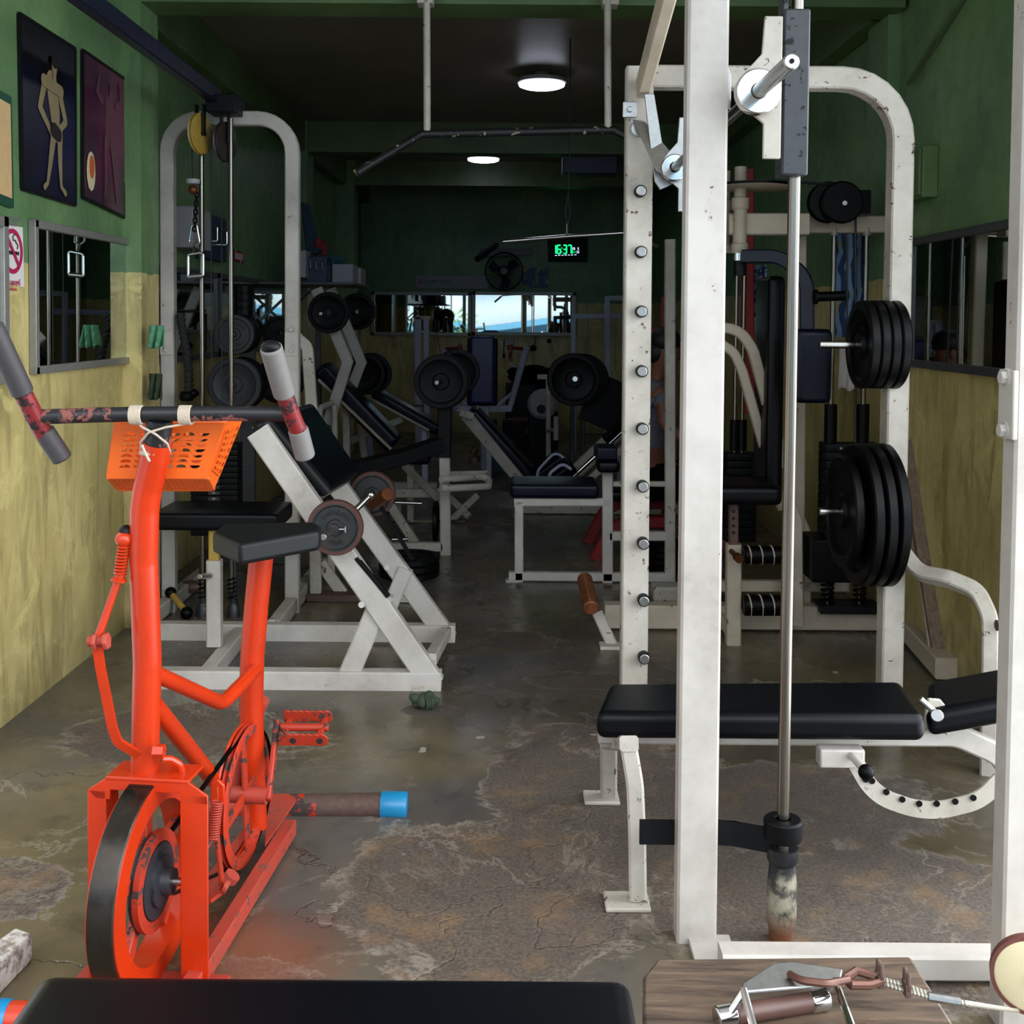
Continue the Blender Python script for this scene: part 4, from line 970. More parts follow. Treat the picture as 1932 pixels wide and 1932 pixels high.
for q0, q1 in ((0, .175), (.835, 1)): MB().cyl(ga.lerp(gb, q0), ga.lerp(gb, q1), .0165, 24).build('grip_ferrule', 'chrome', hd, bevel=.003)
ga, gb = PZ(1418, 1975, zz+.017), PZ(1640, 1950, zz+.017)
MB().cyl(ga, gb, .0155, 20).build('grip', 'brown', hd, bevel=.002)
wr = thing('wire_cable', 'steel wire cable with rusty clamps running right from the row handle', 'cable', PZ(1700, 1870, zz))
tip = c+V((-.03, .0, -.074))
MB().tube([PZ(1660, 1853, zz+.03), PZ(1700, 1866, zz+.03), PZ(1760, 1882, zz+.03), PZ(1820, 1892, zz+.03), tip], .0042, 8).tube([PZ(1660, 1846, zz+.035), PZ(1705, 1858, zz+.035), PZ(1762, 1878, zz+.032)], .0038, 8).build('wire', 'wire', wr)
MB().tube([PZ(1593, 1847, zz+.045), PZ(1615, 1832, zz+.045), PZ(1650, 1842, zz+.04), PZ(1662, 1852, zz+.035), PZ(1640, 1858, zz+.035), PZ(1605, 1858, zz+.04)], .0075, 8, closed=True).build('thimble', 'copper', wr)
MB().tube([PZ(1490, 1838, zz+.06), PZ(1510, 1850, zz+.065), PZ(1560, 1856, zz+.062), PZ(1600, 1848, zz+.05)], .0062, 10, fil=.02).build('link_ring', 'copper', wr)
for u, v in ((1659, 1848), (1710, 1864)):
    cc = PZ(u, v, zz+.035); MB().box(cc, (.010, .022, .022)).cyl(cc+V((0, -.008, 0)), cc+V((0, -.008, .03)), .004, 8).cyl(cc+V((0, .008, 0)), cc+V((0, .008, .03)), .004, 8).build('wire_clamp', 'rust', wr, bevel=.002)
MB().tube([PZ(1752, 1880, zz+.032), PZ(1812, 1890, zz+.031)], .0078, 10).build('tape_sleeve', 'steel', wr)
# ================================================================ INCLINE PLATE-LOADED MACHINE (left, white)
YA, YBk = 4.45, 5.12
o = thing('incline_press_machine', 'white slanted plate-loaded machine with a black back pad behind the bike', 'exercise machine', (-.75, 4.8, 0))
def rail(u0, v0, u1, v1, y, w=.095, h=.06, name='sloping_rail', mat='white', par=o):
    return MB().rect([P(u0, v0, y), P(u1, v1, y)], w, h, (0, 1, 0)).build(name, mat, par)
rail(487, 812, 818, 1290, YA, name='sloping_rail')
rail(545, 790, 846, 1206, YBk+.02, .09, .06)
rail(655, 1280, 724, 1118, YA+.01, .085, .05, 'strut'); rail(712, 1200, 766, 1072, YBk, .07, .05, 'strut')
zA = P(500, 1283, YA).z; 
MB().rect([V((P(303, 1283, YA).x, YA, zA)), V((P(833, 1283, YA).x, YA, zA))], .088, .07, (0, 1, 0)).build('base_rail', 'white', o)
zB = P(500, 1193, YBk).z
MB().rect([V((P(300, 1190, YBk).x, YBk, zB)), V((P(859, 1190, YBk).x, YBk, zB))], .088, .07, (0, 1, 0)).build('base_rail', 'white', o)
for u, v in ((800, 1306), (320, 1306)): MB().box(fl(P(u, v, YA))+V((0, 0, .012)), (.09, .08, .025)).build('foot', 'white_worn', o, bevel=.002)
for u in (842, 330): MB().box(fl(P(u, 1215, YBk))+V((0, 0, .01)), (.06, .08, .02)).build('foot', 'white_worn', o, bevel=.002)
MB().rect([P(812, 1245, YA+.02), P(842, 1190, YBk)], .05, .05, (0, 0, 1)).build('end_crossbar', 'white_worn', o)
MB().rect([V((P(385, 1262, YA).x, YA+.02, zA)), V((P(450, 1180, YBk).x+.02, YBk, zB))], .06, .07, (0, 0, 1)).build('seat_crossbar', 'white', o)
yS = 4.78
seat_x = P(405, 1200, yS).x
MB().rect([V((seat_x, yS, .07)), V((seat_x, yS, P(405, 1056, yS).z))], .062, .055, (0, 1, 0)).build('seat_upright', 'white', o)
MB().rect([V((seat_x, yS, .35)), V((seat_x, yS, P(405, 1000, yS).z))], .045, .04, (0, 1, 0)).build('seat_slider', 'yellow_pulley', o)
MB().cyl(V((seat_x-.01, yS-.03, P(390, 1083, yS).z)), V((seat_x-.035, yS-.11, P(380, 1087, yS-.1).z)), .012, 14).build('seat_pin', 'steel', o, bevel=.002)
a = P(292, 975, yS); b = P(530, 975, yS)
MB().pad(((a.x+b.x)/2, yS+.1, a.z-.01), (b.x-a.x, .34, .075), r=.02).build('seat_pad', 'vinyl', o)
# back pad between the rails
pf0, pf1, pb0, pb1 = P(488, 796, YA+.02), P(610, 938, YA+.02), P(572, 770, YBk), P(664, 905, YBk)
n_ = V((.77, 0, .62))
pp_ = MB().slab([pf0-n_*.02, pf1-n_*.02, pb1+(pf1-pf0)*.0-n_*.02, pb0-n_*.02], .075, n_).build('back_pad', 'vinyl', o)
m2 = pp_.modifiers.new('b', 'BEVEL'); m2.width = .03; m2.segments = 5; m2.limit_method = 'ANGLE'
MB().slab([pf0-n_*.035, pf1-n_*.035, pb1-n_*.035, pb0-n_*.035], .012, n_).build('pad_backing', 'alu', o)
MB().tube([P(482, 806, YA-.01), P(506, 796, YA+.03), P(620, 930, YA+.03)], .021, 12, fil=.02).build('rail_cap', 'vinyl_grey', o)
# loading axle
c1 = P(633, 995, 4.32); c2 = P(703, 932, 5.22)
MB().cyl(P(610, 1014, 4.12), c1+V((0, .05, 0)), .0125, 16).build('loading_peg', 'steel', o, bevel=.002)
MB().cyl(c1+V((0, -.05, 0)), c1+V((0, .12, 0)), .02, 20).build('peg_collar', 'iron_rust', o)
MB().cyl(c1+V((.01, -.04, 0)), c1+V((.045, -.04, 0)), .004, 8).cyl(c1+V((.045, -.04, -.012)), c1+V((.045, -.04, .012)), .004, 8).build('collar_screw', 'steel', o)
MB().cyl(P(668, 965, 4.5), P(697, 936, 4.56), .0125, 16).ball(P(700, 934, 4.56), .017).build('crank_handle', 'chrome', o)
MB().cyl(P(704, 951, 5.0), P(732, 932, 4.9), .03, 24).build('bronze_sleeve', 'bronze', o, bevel=.003)
for q3 in ([P(700, 925, YBk-.03), P(778, 1055, YBk-.03)], [P(672, 1052, YA-.02), P(733, 1125, YA-.02)]): MB().rect(q3, .016, .03, (0, 1, 0)).build('sliding_track', 'iron', o)
for u, v, y in ((690, 1137, YA), (738, 1067, YBk)): MB().cyl(P(u-8, v+4, y-.04), P(u-8, v+4, y-.055), .013, 10).build('bolt', 'white', o)
sam = (.108, .03, 'iron_rust', 'SAMSON', '5LB')
pk = plate(sam, c1, 'y', 'rusty rimmed plate with SAMSON lettering on the near peg of the slanted machine', 'plates on the slanted machine')
MB().lathe([(.109, -.012), (.1095, -.008), (.1095, .010), (.107, .0155), (.094, .0155), (.094, .012), (.104, .0), (.094, -.0158), (.106, -.0158)], c1, (0, 1, 0), 56).build('rusty_rim', 'rust_rim', pk)
ORG[pk.name] = c1
pk2 = plate((.1065, .03, 'iron_rust', '', ''), c2, 'y', 'rusty plate on the far side of the slanted machine beside the bronze sleeve', 'plates on the slanted machine')
MB().lathe([(.107, -.012), (.1080, -.008), (.1080, .010), (.105, .0155), (.094, .0155), (.094, .012), (.104, .0), (.094, -.0158), (.105, -.0158)], c2, (0, 1, 0), 56).build('rusty_rim', 'rust_rim', pk2)
# wadded cloth under the foot
random.seed(5)
mb = MB()
cc = PZ(800, 1322, .03)
for k in range(7):
    a = k*.9; mb.ball(cc+V((.03*math.cos(a), .02*math.sin(a), .012*math.sin(a*2))), .028, (1.2, .8, .7), 10, 7, Matrix.Rotation(a, 3, 'Y') @ Matrix.Rotation(a*1.7, 3, 'Z'))
mb.tube(coil(cc+V((.02, -.02, 0)), .022, .03, 3, (1, .3, 0)), .005, 6)
tag(mb.build('cloth_wad', 'dark_green_cloth', smooth=60), 'dark green cloth wad under the front foot of the slanted machine', 'cloth')

# ================================================================ CABLE TOWER
YT = 5.6
t_ = thing('cable_tower', 'tall white rounded cable tower frame by the left column', 'cable machine', (-1.42, 5.6, 0))
la, rb = P(319, 900, YT), P(552, 900, YT); ztp = P(430, 224, YT).z
MB().rect([(la.x, YT, .0), (la.x, YT, ztp), (rb.x, YT, ztp), (rb.x, YT, 0)], .07, .06, (0, 1, 0), fil=.17).build('arch_frame', 'white', t_)
MB().rect([(la.x, 5.15, .045), (la.x, 6.5, .045)], .075, .06, (1, 0, 0)).rect([(rb.x, 5.15, .045), (rb.x, 6.5, .045)], .075, .06, (1, 0, 0)).build('base_rail', 'white_worn', t_)
for x in (la.x, rb.x):
    MB().box((x, YT-.034, P(320, 647, YT).z), (.066, .006, .12)).build('splice_plate', 'white', t_, bevel=.002)
    for v in (620, 660): 
        z = P(320, v, YT).z; MB().cyl((x, YT-.036, z), (x, YT-.046, z), .012, 14).build('splice_bolt', 'white', t_, bevel=.002)
    for v in (1130, 1143): z = P(545, v, YT).z; MB().cyl((x+.01, YT-.03, z), (x+.01, YT-.045, z), .013, 6).build('base_bolt', 'steel', t_)
for u in (381, 436):
    x = P(u, 600, YT-.12).x; MB().cyl((x, YT-.12, .12), (x, YT-.12, ztp-.02), .0125, 18).build('guide_rod', 'rod', t_)
bb = P(425, 212, YT-.15)
MB().box((P(424, 212, YT-.1).x, YT-.08, ztp+.045), (.145, .2, .085)).build('top_block', 'black_paint', t_, bevel=.004)
xb = P(398, 200, YT-.2).x
MB().rect([(xb, YT-.1, ztp+.085), (xb, 2.9, ztp+.085)], .075, .05, (1, 0, 0)).build('overhead_beam', 'navy_paint', t_)
for u, v, r_, mt, d in ((378, 252, .098, 'yellow_pulley', YT-.18), (425, 268, .098, 'dark_pulley', YT-.12)):
    c = P(u, v, d)
    pu = MB().lathe([(.012, -.012), (r_*.93, -.012), (r_, -.008), (r_*.9, 0), (r_, .008), (r_*.93, .012), (.012, .012)], c, (1, -.3, 0), 44).build('pulley', mt, t_)
    MB().bar(c+V((.018, 0, -.01)), c+V((.018, 0, .14)), .008, .05, (0, 1, 0)).bar(c+V((-.018, 0, -.01)), c+V((-.018, 0, .14)), .008, .05, (0, 1, 0)).cyl(c+V((-.03, 0, 0)), c+V((.03, 0, 0)), .01, 10).build('pulley_bracket', 'black_paint', pu, bevel=.003)
for k, (u, v0, v1) in enumerate(((398, 245, 760), (418, 270, 760), (362, 262, 345))):
    a = P(u, v0, YT-.16); b = P(u+1, v1, YT-.16); MB().cyl(a, b, .0028, 6).build('cable', 'cable', t_)
# stop, ball, chain and clip hanging from the left cable
c = P(364, 347, YT-.16)
MB().lathe([(0, .0), (.03, .0), (.034, .01), (.034, .022), (.0, .022)], c, (0, 0, 1), 20, False).build('cable_stop', 'grey_plastic', t_)
MB().ball(P(364, 358, YT-.16), .024).build('wooden_ball', 'bronze', t_)
d_ = YT-.16
clip = thing('carabiner_chain', 'dark chain with a chrome carabiner hanging in the cable tower', 'carabiner', P(368, 470, d_))
mb = MB()
for k in range(9):
    c = P(371-.5*k, 368+k*8, d_); rt = Matrix.Rotation(R(90*(k % 2)), 3, 'Z')
    mb.tube([c+rt @ V(p) for p in ((-.008, 0, .012), (.008, 0, .012), (.008, 0, -.012), (-.008, 0, -.012))], .0042, 6, closed=True, fil=.006)
mb.build('chain', 'iron', clip)
MB().tube([P(u, v, d_) for u, v in ((363, 423), (371, 423), (377, 458), (367, 464), (357, 456), (361, 430))], .0045, 8, closed=True, fil=.012).build('carabiner', 'chrome', clip)
hd = thing('d_handle', 'chrome square handle hanging under the carabiner in the cable tower', 'cable handle', P(368, 520, d_))
MB().tube([P(u, v, d_-.02) for u, v in ((355, 481), (383, 476), (383, 521), (355, 524))], .0075, 10, closed=True, fil=.012).build('frame', 'chrome', hd)
MB().cyl(P(357, 522, d_-.02), P(382, 520, d_-.02), .012, 16).build('hand_grip', 'steel', hd, bevel=.002)
MB().tube([P(366, 463, d_), P(367, 478, d_-.02)], .006, 8).build('swivel', 'chrome', hd)
# triceps rope
rp_ = thing('triceps_rope', 'black twisted rope with knobbed end hanging left of the guide rods', 'rope', P(356, 750, d_+.1))
pts = [P(340, 592, d_+.12), P(343, 615, d_+.11), P(352, 660, d_+.1), P(356, 700, d_+.1), P(356, 738, d_+.1)]
pts = fillet(pts, .2, 8)
MB().tube(pts, .0185, 10).build('rope_core', 'rope', rp_)
mb = MB(); n = 90
def along(pts, s):
    L = [(pts[i+1]-pts[i]).length for i in range(len(pts)-1)]; T = sum(L)*s
    for i, l in enumerate(L):
        if T <= l or i == len(L)-1: return pts[i].lerp(pts[i+1], min(1, T/l))
        T -= l
for ph in (0, 2.09, 4.19):
    mb.tube([along(pts, i/n)+V((.0165*math.cos(ph+i*.33), .0165*math.sin(ph+i*.33), 0)) for i in range(n+1)], .007, 6)
mb.build('rope_strand', 'rope', rp_)
MB().lathe([(0, 0), (.03, .002), (.036, .015), (.036, .035), (.025, .05), (0, .052)], P(352, 757, d_+.09), (0, 0, 1), 24, False).ball(P(364, 742, d_+.11), .03, (1, 1, .8)).build('rubber_stop', 'rubber', rp_)
# weight stack with painted numbers
ws = MB(); x0_ = P(375, 900, YT-.1).x; x1_ = P(470, 900, YT-.1).x; xm = (P(381, 600, YT-.12).x+P(436, 600, YT-.12).x)/2
z0 = .12; k = 0
num = ['5', '10', '15', '20', '25', '30', '35', '40', '45', '50', '55', '60', '65', '70', '75', '80']
ws_t = thing('weight_stack', 'black numbered weight stack inside the cable tower', 'weight stack', (xm, YT-.12, .1))
for k in range(16):
    z = .62-k*.0285+.24
    if z < .13: break
    b_ = MB().pad((xm, YT-.12, z), (.23, .11, .0262), r=.003, seg=2).build('stack_plate', 'iron_grey' if False else 'iron', ws_t)
    MB().box((xm+.0, YT-.1765, z), (.055, .003, .016)).build('number_label', 'iron_grey', b_)
    MB().text(num[k], (xm, YT-.179, z), (1, 0, 0), (0, 0, 1), .016, .001).build('number', 'white_ink', b_, smooth=0)
MB().cyl((xm, YT-.12, .1), (xm, YT-.12, 1.0), .012, 12).build('selector_rod', 'iron', ws_t)
for s in (-1, 1): MB().tube(spring((xm+s*.072, YT-.12, .09), (xm+s*.072, YT-.12, .2), .02, 5, .003), .004, 6).build('buffer_spring', 'rubber', ws_t)
# accessories lying under the tower
def bone(name, u0, v0, u1, v1, d, label, mt='yellow_pulley', mt2='rubber', r=.016):
    g = thing(name, label, 'cable handle', fl(P((u0+u1)/2, (v0+v1)/2, d)))
    a, b = P(u0, v0, d), P(u1, v1, d-.1); a.z = max(a.z, .04); b.z = max(b.z, .03)
    MB().cyl(a, b, r, 12).build('bar', mt, g); MB().ball(a, r*1.8).build('end_knob', mt2, g); MB().ball(b, r*2).build('end_knob', mt2, g)
bone('bar_attachment', 322, 1118, 352, 1158, 5.55, 'yellowed bar attachment with black knobs lying by the tower base')
tag(MB().ball(PZ(345, 1120, .06)+V((0, .15, 0)), .05, (1.3, .8, .7)).build('leather_strap', 'brown'), 'brown leather strap heaped at the foot of the tower', 'strap')
for k, (u, lb) in enumerate(((383, 'dark pipe standing left of the seat upright'), (441, 'dark pipe standing right of the seat upright'))):
    tag(MB().tube([fl(P(u, 1165, 5.5)), P(u, 1055, 5.5)], .019, 12).lathe([(0, 0), (.034, 0), (.03, .05), (.02, .07), (0, .07)], fl(P(u, 1165, 5.5)), (0, 0, 1), 16, False).build('metal_pipe', 'black_scuffed'), lb, 'pipe', 'pipes behind the seat upright')

# ================================================================ PLATE TREE behind the tower
YP = 6.45
pt = thing('plate_tree', 'grey plate tree standing behind the cable tower', 'plate rack', fl(P(462, 900, YP+.15)))
xc = P(468, 700, YP+.25).x
MB().rect([(xc, YP+.25, 0), (xc, YP+.25, P(462, 600, YP).z)], .085, .06, (0, 1, 0)).build('post', 'alu_dark', pt)
MB().rect([(xc-.25, YP+.25, .03), (xc+.25, YP+.25, .03)], .06, .06, (0, 1, 0)).build('base', 'alu_dark', pt)
for u, v, r_, k0, nm, w in ((443, 631, .112, 5, 'upper', 'SAMSON'), (443, 726, .152, 5, 'lower', 'SAMSON')):
    c = P(u, v, YP-.2)
    MB().cyl((c.x, YP-.27, c.z), (c.x, YP+.25, c.z), .014, 12).build('peg', 'steel', pt)
    names = ['front plate', 'second plate', 'third plate', 'fourth plate', 'rearmost plate']
    for k in range(k0):
        plate((r_*(1 if k % 2 == 0 else .97), .034, 'iron_grey' if k == 0 else 'iron', w if k == 0 else '', '25LB' if (k == 0 and nm == 'lower') else ('10LB' if k == 0 else '')), (c.x, YP-.2+.042*k, c.z), 'y', names[k]+' on the '+nm+' peg of the plate tree', 'plates on the %s peg of the plate tree' % nm)
    for k in range(3):
        plate((r_*.95, .03, 'iron', '', ''), (c.x+.14, YP+.34+.04*k, c.z), 'y', ['nearest', 'middle', 'last'][k]+' plate on the rear '+nm+' peg of the plate tree', 'plates on the rear pegs of the plate tree')
c = P(458, 600, YP+.2)
for k in range(4):
    plate((.055, .045, 'iron', '', ''), (c.x, YP+.22, P(458, 590, YP+.2).z+.046*k), 'z', ['lowest', 'second lowest', 'third', 'topmost'][k]+' of the small discs stacked on the plate tree', 'small discs on top of the plate tree')

# cloths hung on the column
def cloth(name, u0, v0, u1, v1, d, label, mt, seed):
    random.seed(seed); a, b = P(u0, v0, d), P(u1, v1, d); mb = MB(); nx, nz = 14, 8; vs = []
    for j in range(nz+1):
        for i in range(nx+1):
            s, q_ = i/nx, j/nz
            w = 1+.18*q_
            vs.append(V(((a.x+b.x)/2+(s-.5)*(b.x-a.x)*w, d+.022*math.sin(s*15+j*.3)*(.4+q_), a.z+(b.z-a.z)*q_+(.008*math.sin(s*19) if j == nz else 0))))
    mb.add(vs, [(j*(nx+1)+i, j*(nx+1)+i+1, (j+1)*(nx+1)+i+1, (j+1)*(nx+1)+i) for j in range(nz) for i in range(nx)])
    ob = mb.build(name, mt, smooth=60); md = ob.modifiers.new('thick', 'SOLIDIFY'); md.thickness = .005
    return tag(ob, label, 'cloth', 'cloths hung on the left column')
cloth('hanging_cloth', 280, 614, 310, 655, 5.24, 'pale green cloth hung on the left column at switch height', 'green_cloth', 1)
cloth('hanging_cloth', 281, 705, 306, 752, 5.26, 'darker green cloth hung low on the left column', 'dark_green_cloth', 2)

# ================================================================ LEFT WALL BOXES
XW = XL-.1
def wbox(name, u0, u1, v0, v1, depth, label, mt, cat='box', x=XW):
    a = PX(u0, (v0+v1)/2, x+depth); b = PX(u1, (v0+v1)/2, x+depth); za = PX(u0, v0, x+depth).z; zb_ = PX(u0, v1, x+depth).z
    ob = MB().box((x+depth/2, (a.y+b.y)/2, (za+zb_)/2), (depth, b.y-a.y, za-zb_)).build(name, mt, bevel=.006)
    return tag(ob, label, cat)
tag(MB().box(((XW+P(364, 420, 6.3).x)/2, 6.5, (P(364, 388, 6.3).z+P(364, 467, 6.3).z)/2), (P(364, 420, 6.3).x-XW, .4, P(364, 388, 6.3).z-P(364, 467, 6.3).z)).build('storage_box', 'grey_plastic', bevel=.006), 'pale grey box mounted on the left wall seen through the tower', 'box')
hb2 = wbox('hook_board', 386, 428, 400, 487, .06, 'navy hanging board with chrome hooks on the left wall', 'blue_plastic', 'hook board')
for k, (u, v0, v1) in enumerate(((398, 420, 447), (410, 427, 455), (428, 435, 462))):
    a = PX(u, v0, XW+.12); z1 = PX(u, v1, XW+.12).z
    MB().tube([(XW+.05, a.y, a.z), a, (a.x, a.y, z1), (XW+.05, a.y-.02, z1)], .006, 8, fil=.012).build('hook', 'chrome', hb2)
ps = [PX(u, v, XW+.005) for u, v in ((440, 470), (459, 477), (459, 497), (440, 492))]
sg = thing('wall_sign', 'small crimson sign with white text on the left wall', 'sign', ps[3])
MB().slab(ps, .006, (1, 0, 0)).build('sign_board', 'crimson', sg, smooth=0)
cc = (ps[0]+ps[2])/2+V((.0075, 0, 0)); MB().text('ห้ามสูบ!', cc, (0, 1, 0), (0, 0, 1), .08, .002).build('lettering', 'white_ink', sg, smooth=0)
# shelf items near the boomerang machine
def shelf(name, u0, u1, v0, v1, d, dep, label, mt, cat='box'):
    a, b = P(u0, v0, d), P(u1, v1, d)
    ob = MB().box(((a.x+b.x)/2, d+dep/2, (a.z+b.z)/2), (b.x-a.x, dep, a.z-b.z)).build(name, mt, bevel=.006)
    return tag(ob, label, cat)
hh_ = shelf('hook_cabinet', 577, 617, 483, 533, 8.6, .3, 'navy drawer cabinet with chrome hooks on the left wall shelf', 'blue_plastic', 'cabinet')
for k in range(3):
    a = P(586+11*k, 490+2*k, 8.58); b = P(587+11*k, 508+2*k, 8.58)
    MB().tube([a+V((0, .03, 0)), a+V((0, -.02, 0)), b+V((0, -.02, 0)), b+V((0, .03, 0))], .006, 8, fil=.01).build('hook', 'chrome', hh_)
shelf('storage_box', 551, 577, 472, 524, 8.5, .35, 'white box at the left end of the wall shelf', 'grey_plastic')
shelf('storage_box', 626, 666, 498, 534, 8.8, .3, 'light grey box next to the navy drawer cabinet', 'grey_plastic')
shelf('storage_box', 664, 681, 505, 538, 9.1, .3, 'small grey box at the right end of the shelf', 'grey_plastic')
sb = thing('wall_shelf', 'shelf board carrying boxes on the left wall', 'shelf', P(620, 540, 8.9))
a, b = P(552, 536, 8.9), P(682, 538, 8.9)
MB().box(((XW+b.x)/2, 8.95, a.z-.005), (b.x-XW, 1.0, .02)).build('shelf_board', 'alu_dark', sb, bevel=.002)
for yy in (8.6, 9.3): MB().bar((XW, yy, a.z-.3), (XW+.3, yy, a.z-.02), .02, .02).build('shelf_bracket', 'alu_dark', sb)
M['dark_red_cloth'] = plain('dark_red_cloth', '7a2430', .9); M['blue_cloth'] = plain('blue_cloth', '24384e', .9, var=.2); M['teal_cloth'] = plain('teal_cloth', '2b5560', .9)
def heap(name, c, size, label, mt, seed, n=9, cat='cloth'):
    random.seed(seed); mb = MB()
    for k in range(n):
        mb.ball(V(c)+V([random.uniform(-.4, .4)*s for s in size]), .5, [s*random.uniform(.45, .8) for s in size], 12, 8, None)
    return tag(mb.build(name, mt, smooth=60), label, cat)
heap('folded_cloth', P(605, 468, 8.75), (.1, .1, .12), 'dark red cloth piled on the wall shelf', 'dark_red_cloth', 3)
heap('folded_cloth', P(632, 492, 8.9), (.14, .1, .06), 'teal cloth on top of the grey box', 'teal_cloth', 4)
MB_ = MB().slab([P(566, 380, 8.7), P(582, 385, 8.7), P(606, 478, 8.7), P(578, 482, 8.7)], .05, (0, 1, 0))
tag(MB_.build('rolled_banner', 'blue_cloth', bevel=.015), 'dark blue rolled banner leaning above the navy drawer cabinet', 'banner')
# ================================================================ T-BAR / FLAT PRESS with the big plates (centre left)
def T(par, name, pts, w, h, mat, up=(0, 1, 0), fil=0):
    return MB().rect(pts, w, h, up, fil=fil).build(name, mat, par)
y = 7.0
o = thing('flat_press_bench', 'white plate-loaded bench with a black upper post and two big plates', 'exercise machine', fl(P(840, 1050, y)))
T(o, 'upright', [fl(P(841, 1048, y)), P(839, 855, y)], .068, .06, 'white_worn')
T(o, 'upper_sleeve', [P(838, 862, y-.01), P(840, 745, y-.01)], .085, .08, 'iron')
T(o, 'base_tube', [V((P(700, 1028, y).x, y, .05)), V((P(835, 1028, y).x, y, .05))], .055, .06, 'white_worn')
T(o, 'sloping_brace', [P(738, 955, y+.3), P(790, 1035, y+.05)], .055, .05, 'white_worn')
T(o, 'rear_crossbar', [P(742, 930, y+.7), P(832, 930, y+.7)], .06, .05, 'white_worn')
T(o, 'rear_brace', [P(765, 880, y+.9), P(832, 945, y+.5)], .05, .05, 'white_worn')
T(o, 'long_arm', [P(655, 888, y-.2), P(760, 862, y), P(838, 835, y)], .12, .09, 'iron', (0, 0, 1))
MB().tube([P(832, 905, y-.2), P(925, 898, y+.1), P(921, 918, y-.1), P(832, 922, y-.3)], .022, 10, closed=False, fil=.05).tube([P(845, 895, y+.15), P(920, 893, y+.4), P(921, 918, y-.1)], .02, 10).build('foot_loop', 'white_worn', o)
T(o, 'cross_leg', [P(832, 1000, y+1.0), P(900, 935, y+1.2)], .05, .04, 'white_worn')
T(o, 'cross_leg', [P(850, 940, y+1.2), P(885, 975, y+1.1)], .05, .04, 'white_worn')
ca = P(832, 720, y-.12)
MB().cyl(P(824, 722, y-.28), V((ca.x, y+.8, ca.z)), .014, 16).build('plate_axle', 'chrome', o, bevel=.002)
big = (.168, .036, 'iron', 'SAMSON', '20KG')
plate(big, ca, 'y', 'big black lettered plate in front on the black post of the press bench', 'plates on the press bench post')
plate((.168, .036, 'iron', '', ''), ca+V((.015, .05, 0)), 'y', 'second big plate just behind the lettered plate on the press bench', 'plates on the press bench post')
plate((.158, .036, 'iron', '', ''), P(862, 702, y+.62), 'y', 'big plate on the far end of the press bench axle', 'plates on the press bench post')

# barbells on the floor rack behind the slanted machine
g = thing('curl_bar', 'chrome curl bar with a plate resting low behind the slanted machine', 'barbell', fl(P(790, 1000, 7.2)))
MB().tube([P(735, 985, 7.3), P(752, 980, 7.25), P(770, 988, 7.25), P(790, 984, 7.2), P(880, 984, 7.0)], .012, 10, fil=.04).build('bar', 'chrome', g)
plate((.13, .03, 'rubber', '', ''), P(822, 983, 7.15), 'x', 'black plate seen edge on beside the white upright of the press bench', 'plates near the floor')
for k, (u0, v0, u1, v1, lb) in enumerate(((746, 948, 796, 950, 'upper short chrome bar end behind the slanted machine'), (740, 1018, 770, 1017, 'lower short chrome bar end behind the slanted machine'))):
    tag(MB().cyl(P(u0, v0, 6.9), P(u1, v1, 6.9), .012, 12).build('barbell_end', 'chrome'), lb, 'barbell', 'chrome bar ends')
c = fl(P(772, 1140, 6.1))
for k in range(3):
    plate((.17, .035, 'iron', '', ''), P(772, 1122, 6.2)*1 if False else V((P(772, 1125, 6.2).x, 6.2, .07+.04*k)), 'z', ['lowest', 'middle', 'top'][k]+' plate of the pile lying on the floor behind the slanted machine', 'plates lying on the floor')
fs = thing('floor_stand', 'low white stand on a rusty floor plate under the slanted machine', 'stand', fl(P(640, 1160, 5.9)))
MB().box(fl(P(635, 1163, 5.85))+V((.03, 0, .02)), (.36, .12, .035)).build('base_plate', 'rust', fs, bevel=.003)
MB().box(fl(P(740, 1158, 5.85))+V((.03, 0, .02)), (.3, .12, .035)).build('base_plate', 'white_worn', fs, bevel=.003)
T(fs, 'post', [fl(P(596, 1150, 5.85)), P(594, 975, 5.85), P(590, 800, 5.9), P(580, 655, 5.95), P(560, 636, 5.97)], .06, .045, 'white_worn', fil=.06)
T(fs, 'post', [fl(P(625, 1150, 6.2)), P(624, 980, 6.2)], .04, .04, 'white_worn')
T(fs, 'brace', [P(604, 1062, 5.9), P(672, 1155, 5.9)], .06, .04, 'white_worn')

# ================================================================ BOOMERANG INCLINE PRESS (left of centre, further back)
o = thing('incline_chest_machine', 'white incline press machine with bent twin arms and a dark blue pad', 'exercise machine', fl(P(650, 900, 8.6)))
for y, pts, nm in ((8.1, ((597, 545), (656, 683), (619, 800)), 'near'), (8.75, ((624, 545), (682, 684), (652, 760)), 'far')):
    T(o, 'bent_arm', [P(u, v, y) for u, v in pts], .085, .05, 'white')
MB().tube([P(604, 850, 7.8), P(603, 770, 7.8), P(637, 757, 8.2)], .022, 12, fil=.03).build('side_handle', 'white', o)
MB().tube([P(632, 900, 8.0), P(631, 765, 8.0)], .022, 12).build('side_handle', 'white', o)
T(o, 'upright', [fl(P(655, 920, 8.5)), P(654, 765, 8.5)], .055, .05, 'white')
T(o, 'upright', [fl(P(604, 900, 8.6)), P(600, 600, 8.6)], .04, .04, 'alu_dark')
T(o, 'rear_leg', [fl(P(698, 905, 9.2)), P(680, 800, 9.2)], .055, .05, 'white_worn')
T(o, 'pad_rail', [P(601, 716, 8.25), P(738, 847, 8.25)], .02, .05, 'cream')
d_ = (P(748, 830, 8.35)-P(615, 690, 8.35)); dl = d_.length; dm = d_.normalized()
pc_ = P(676, 766, 8.4)
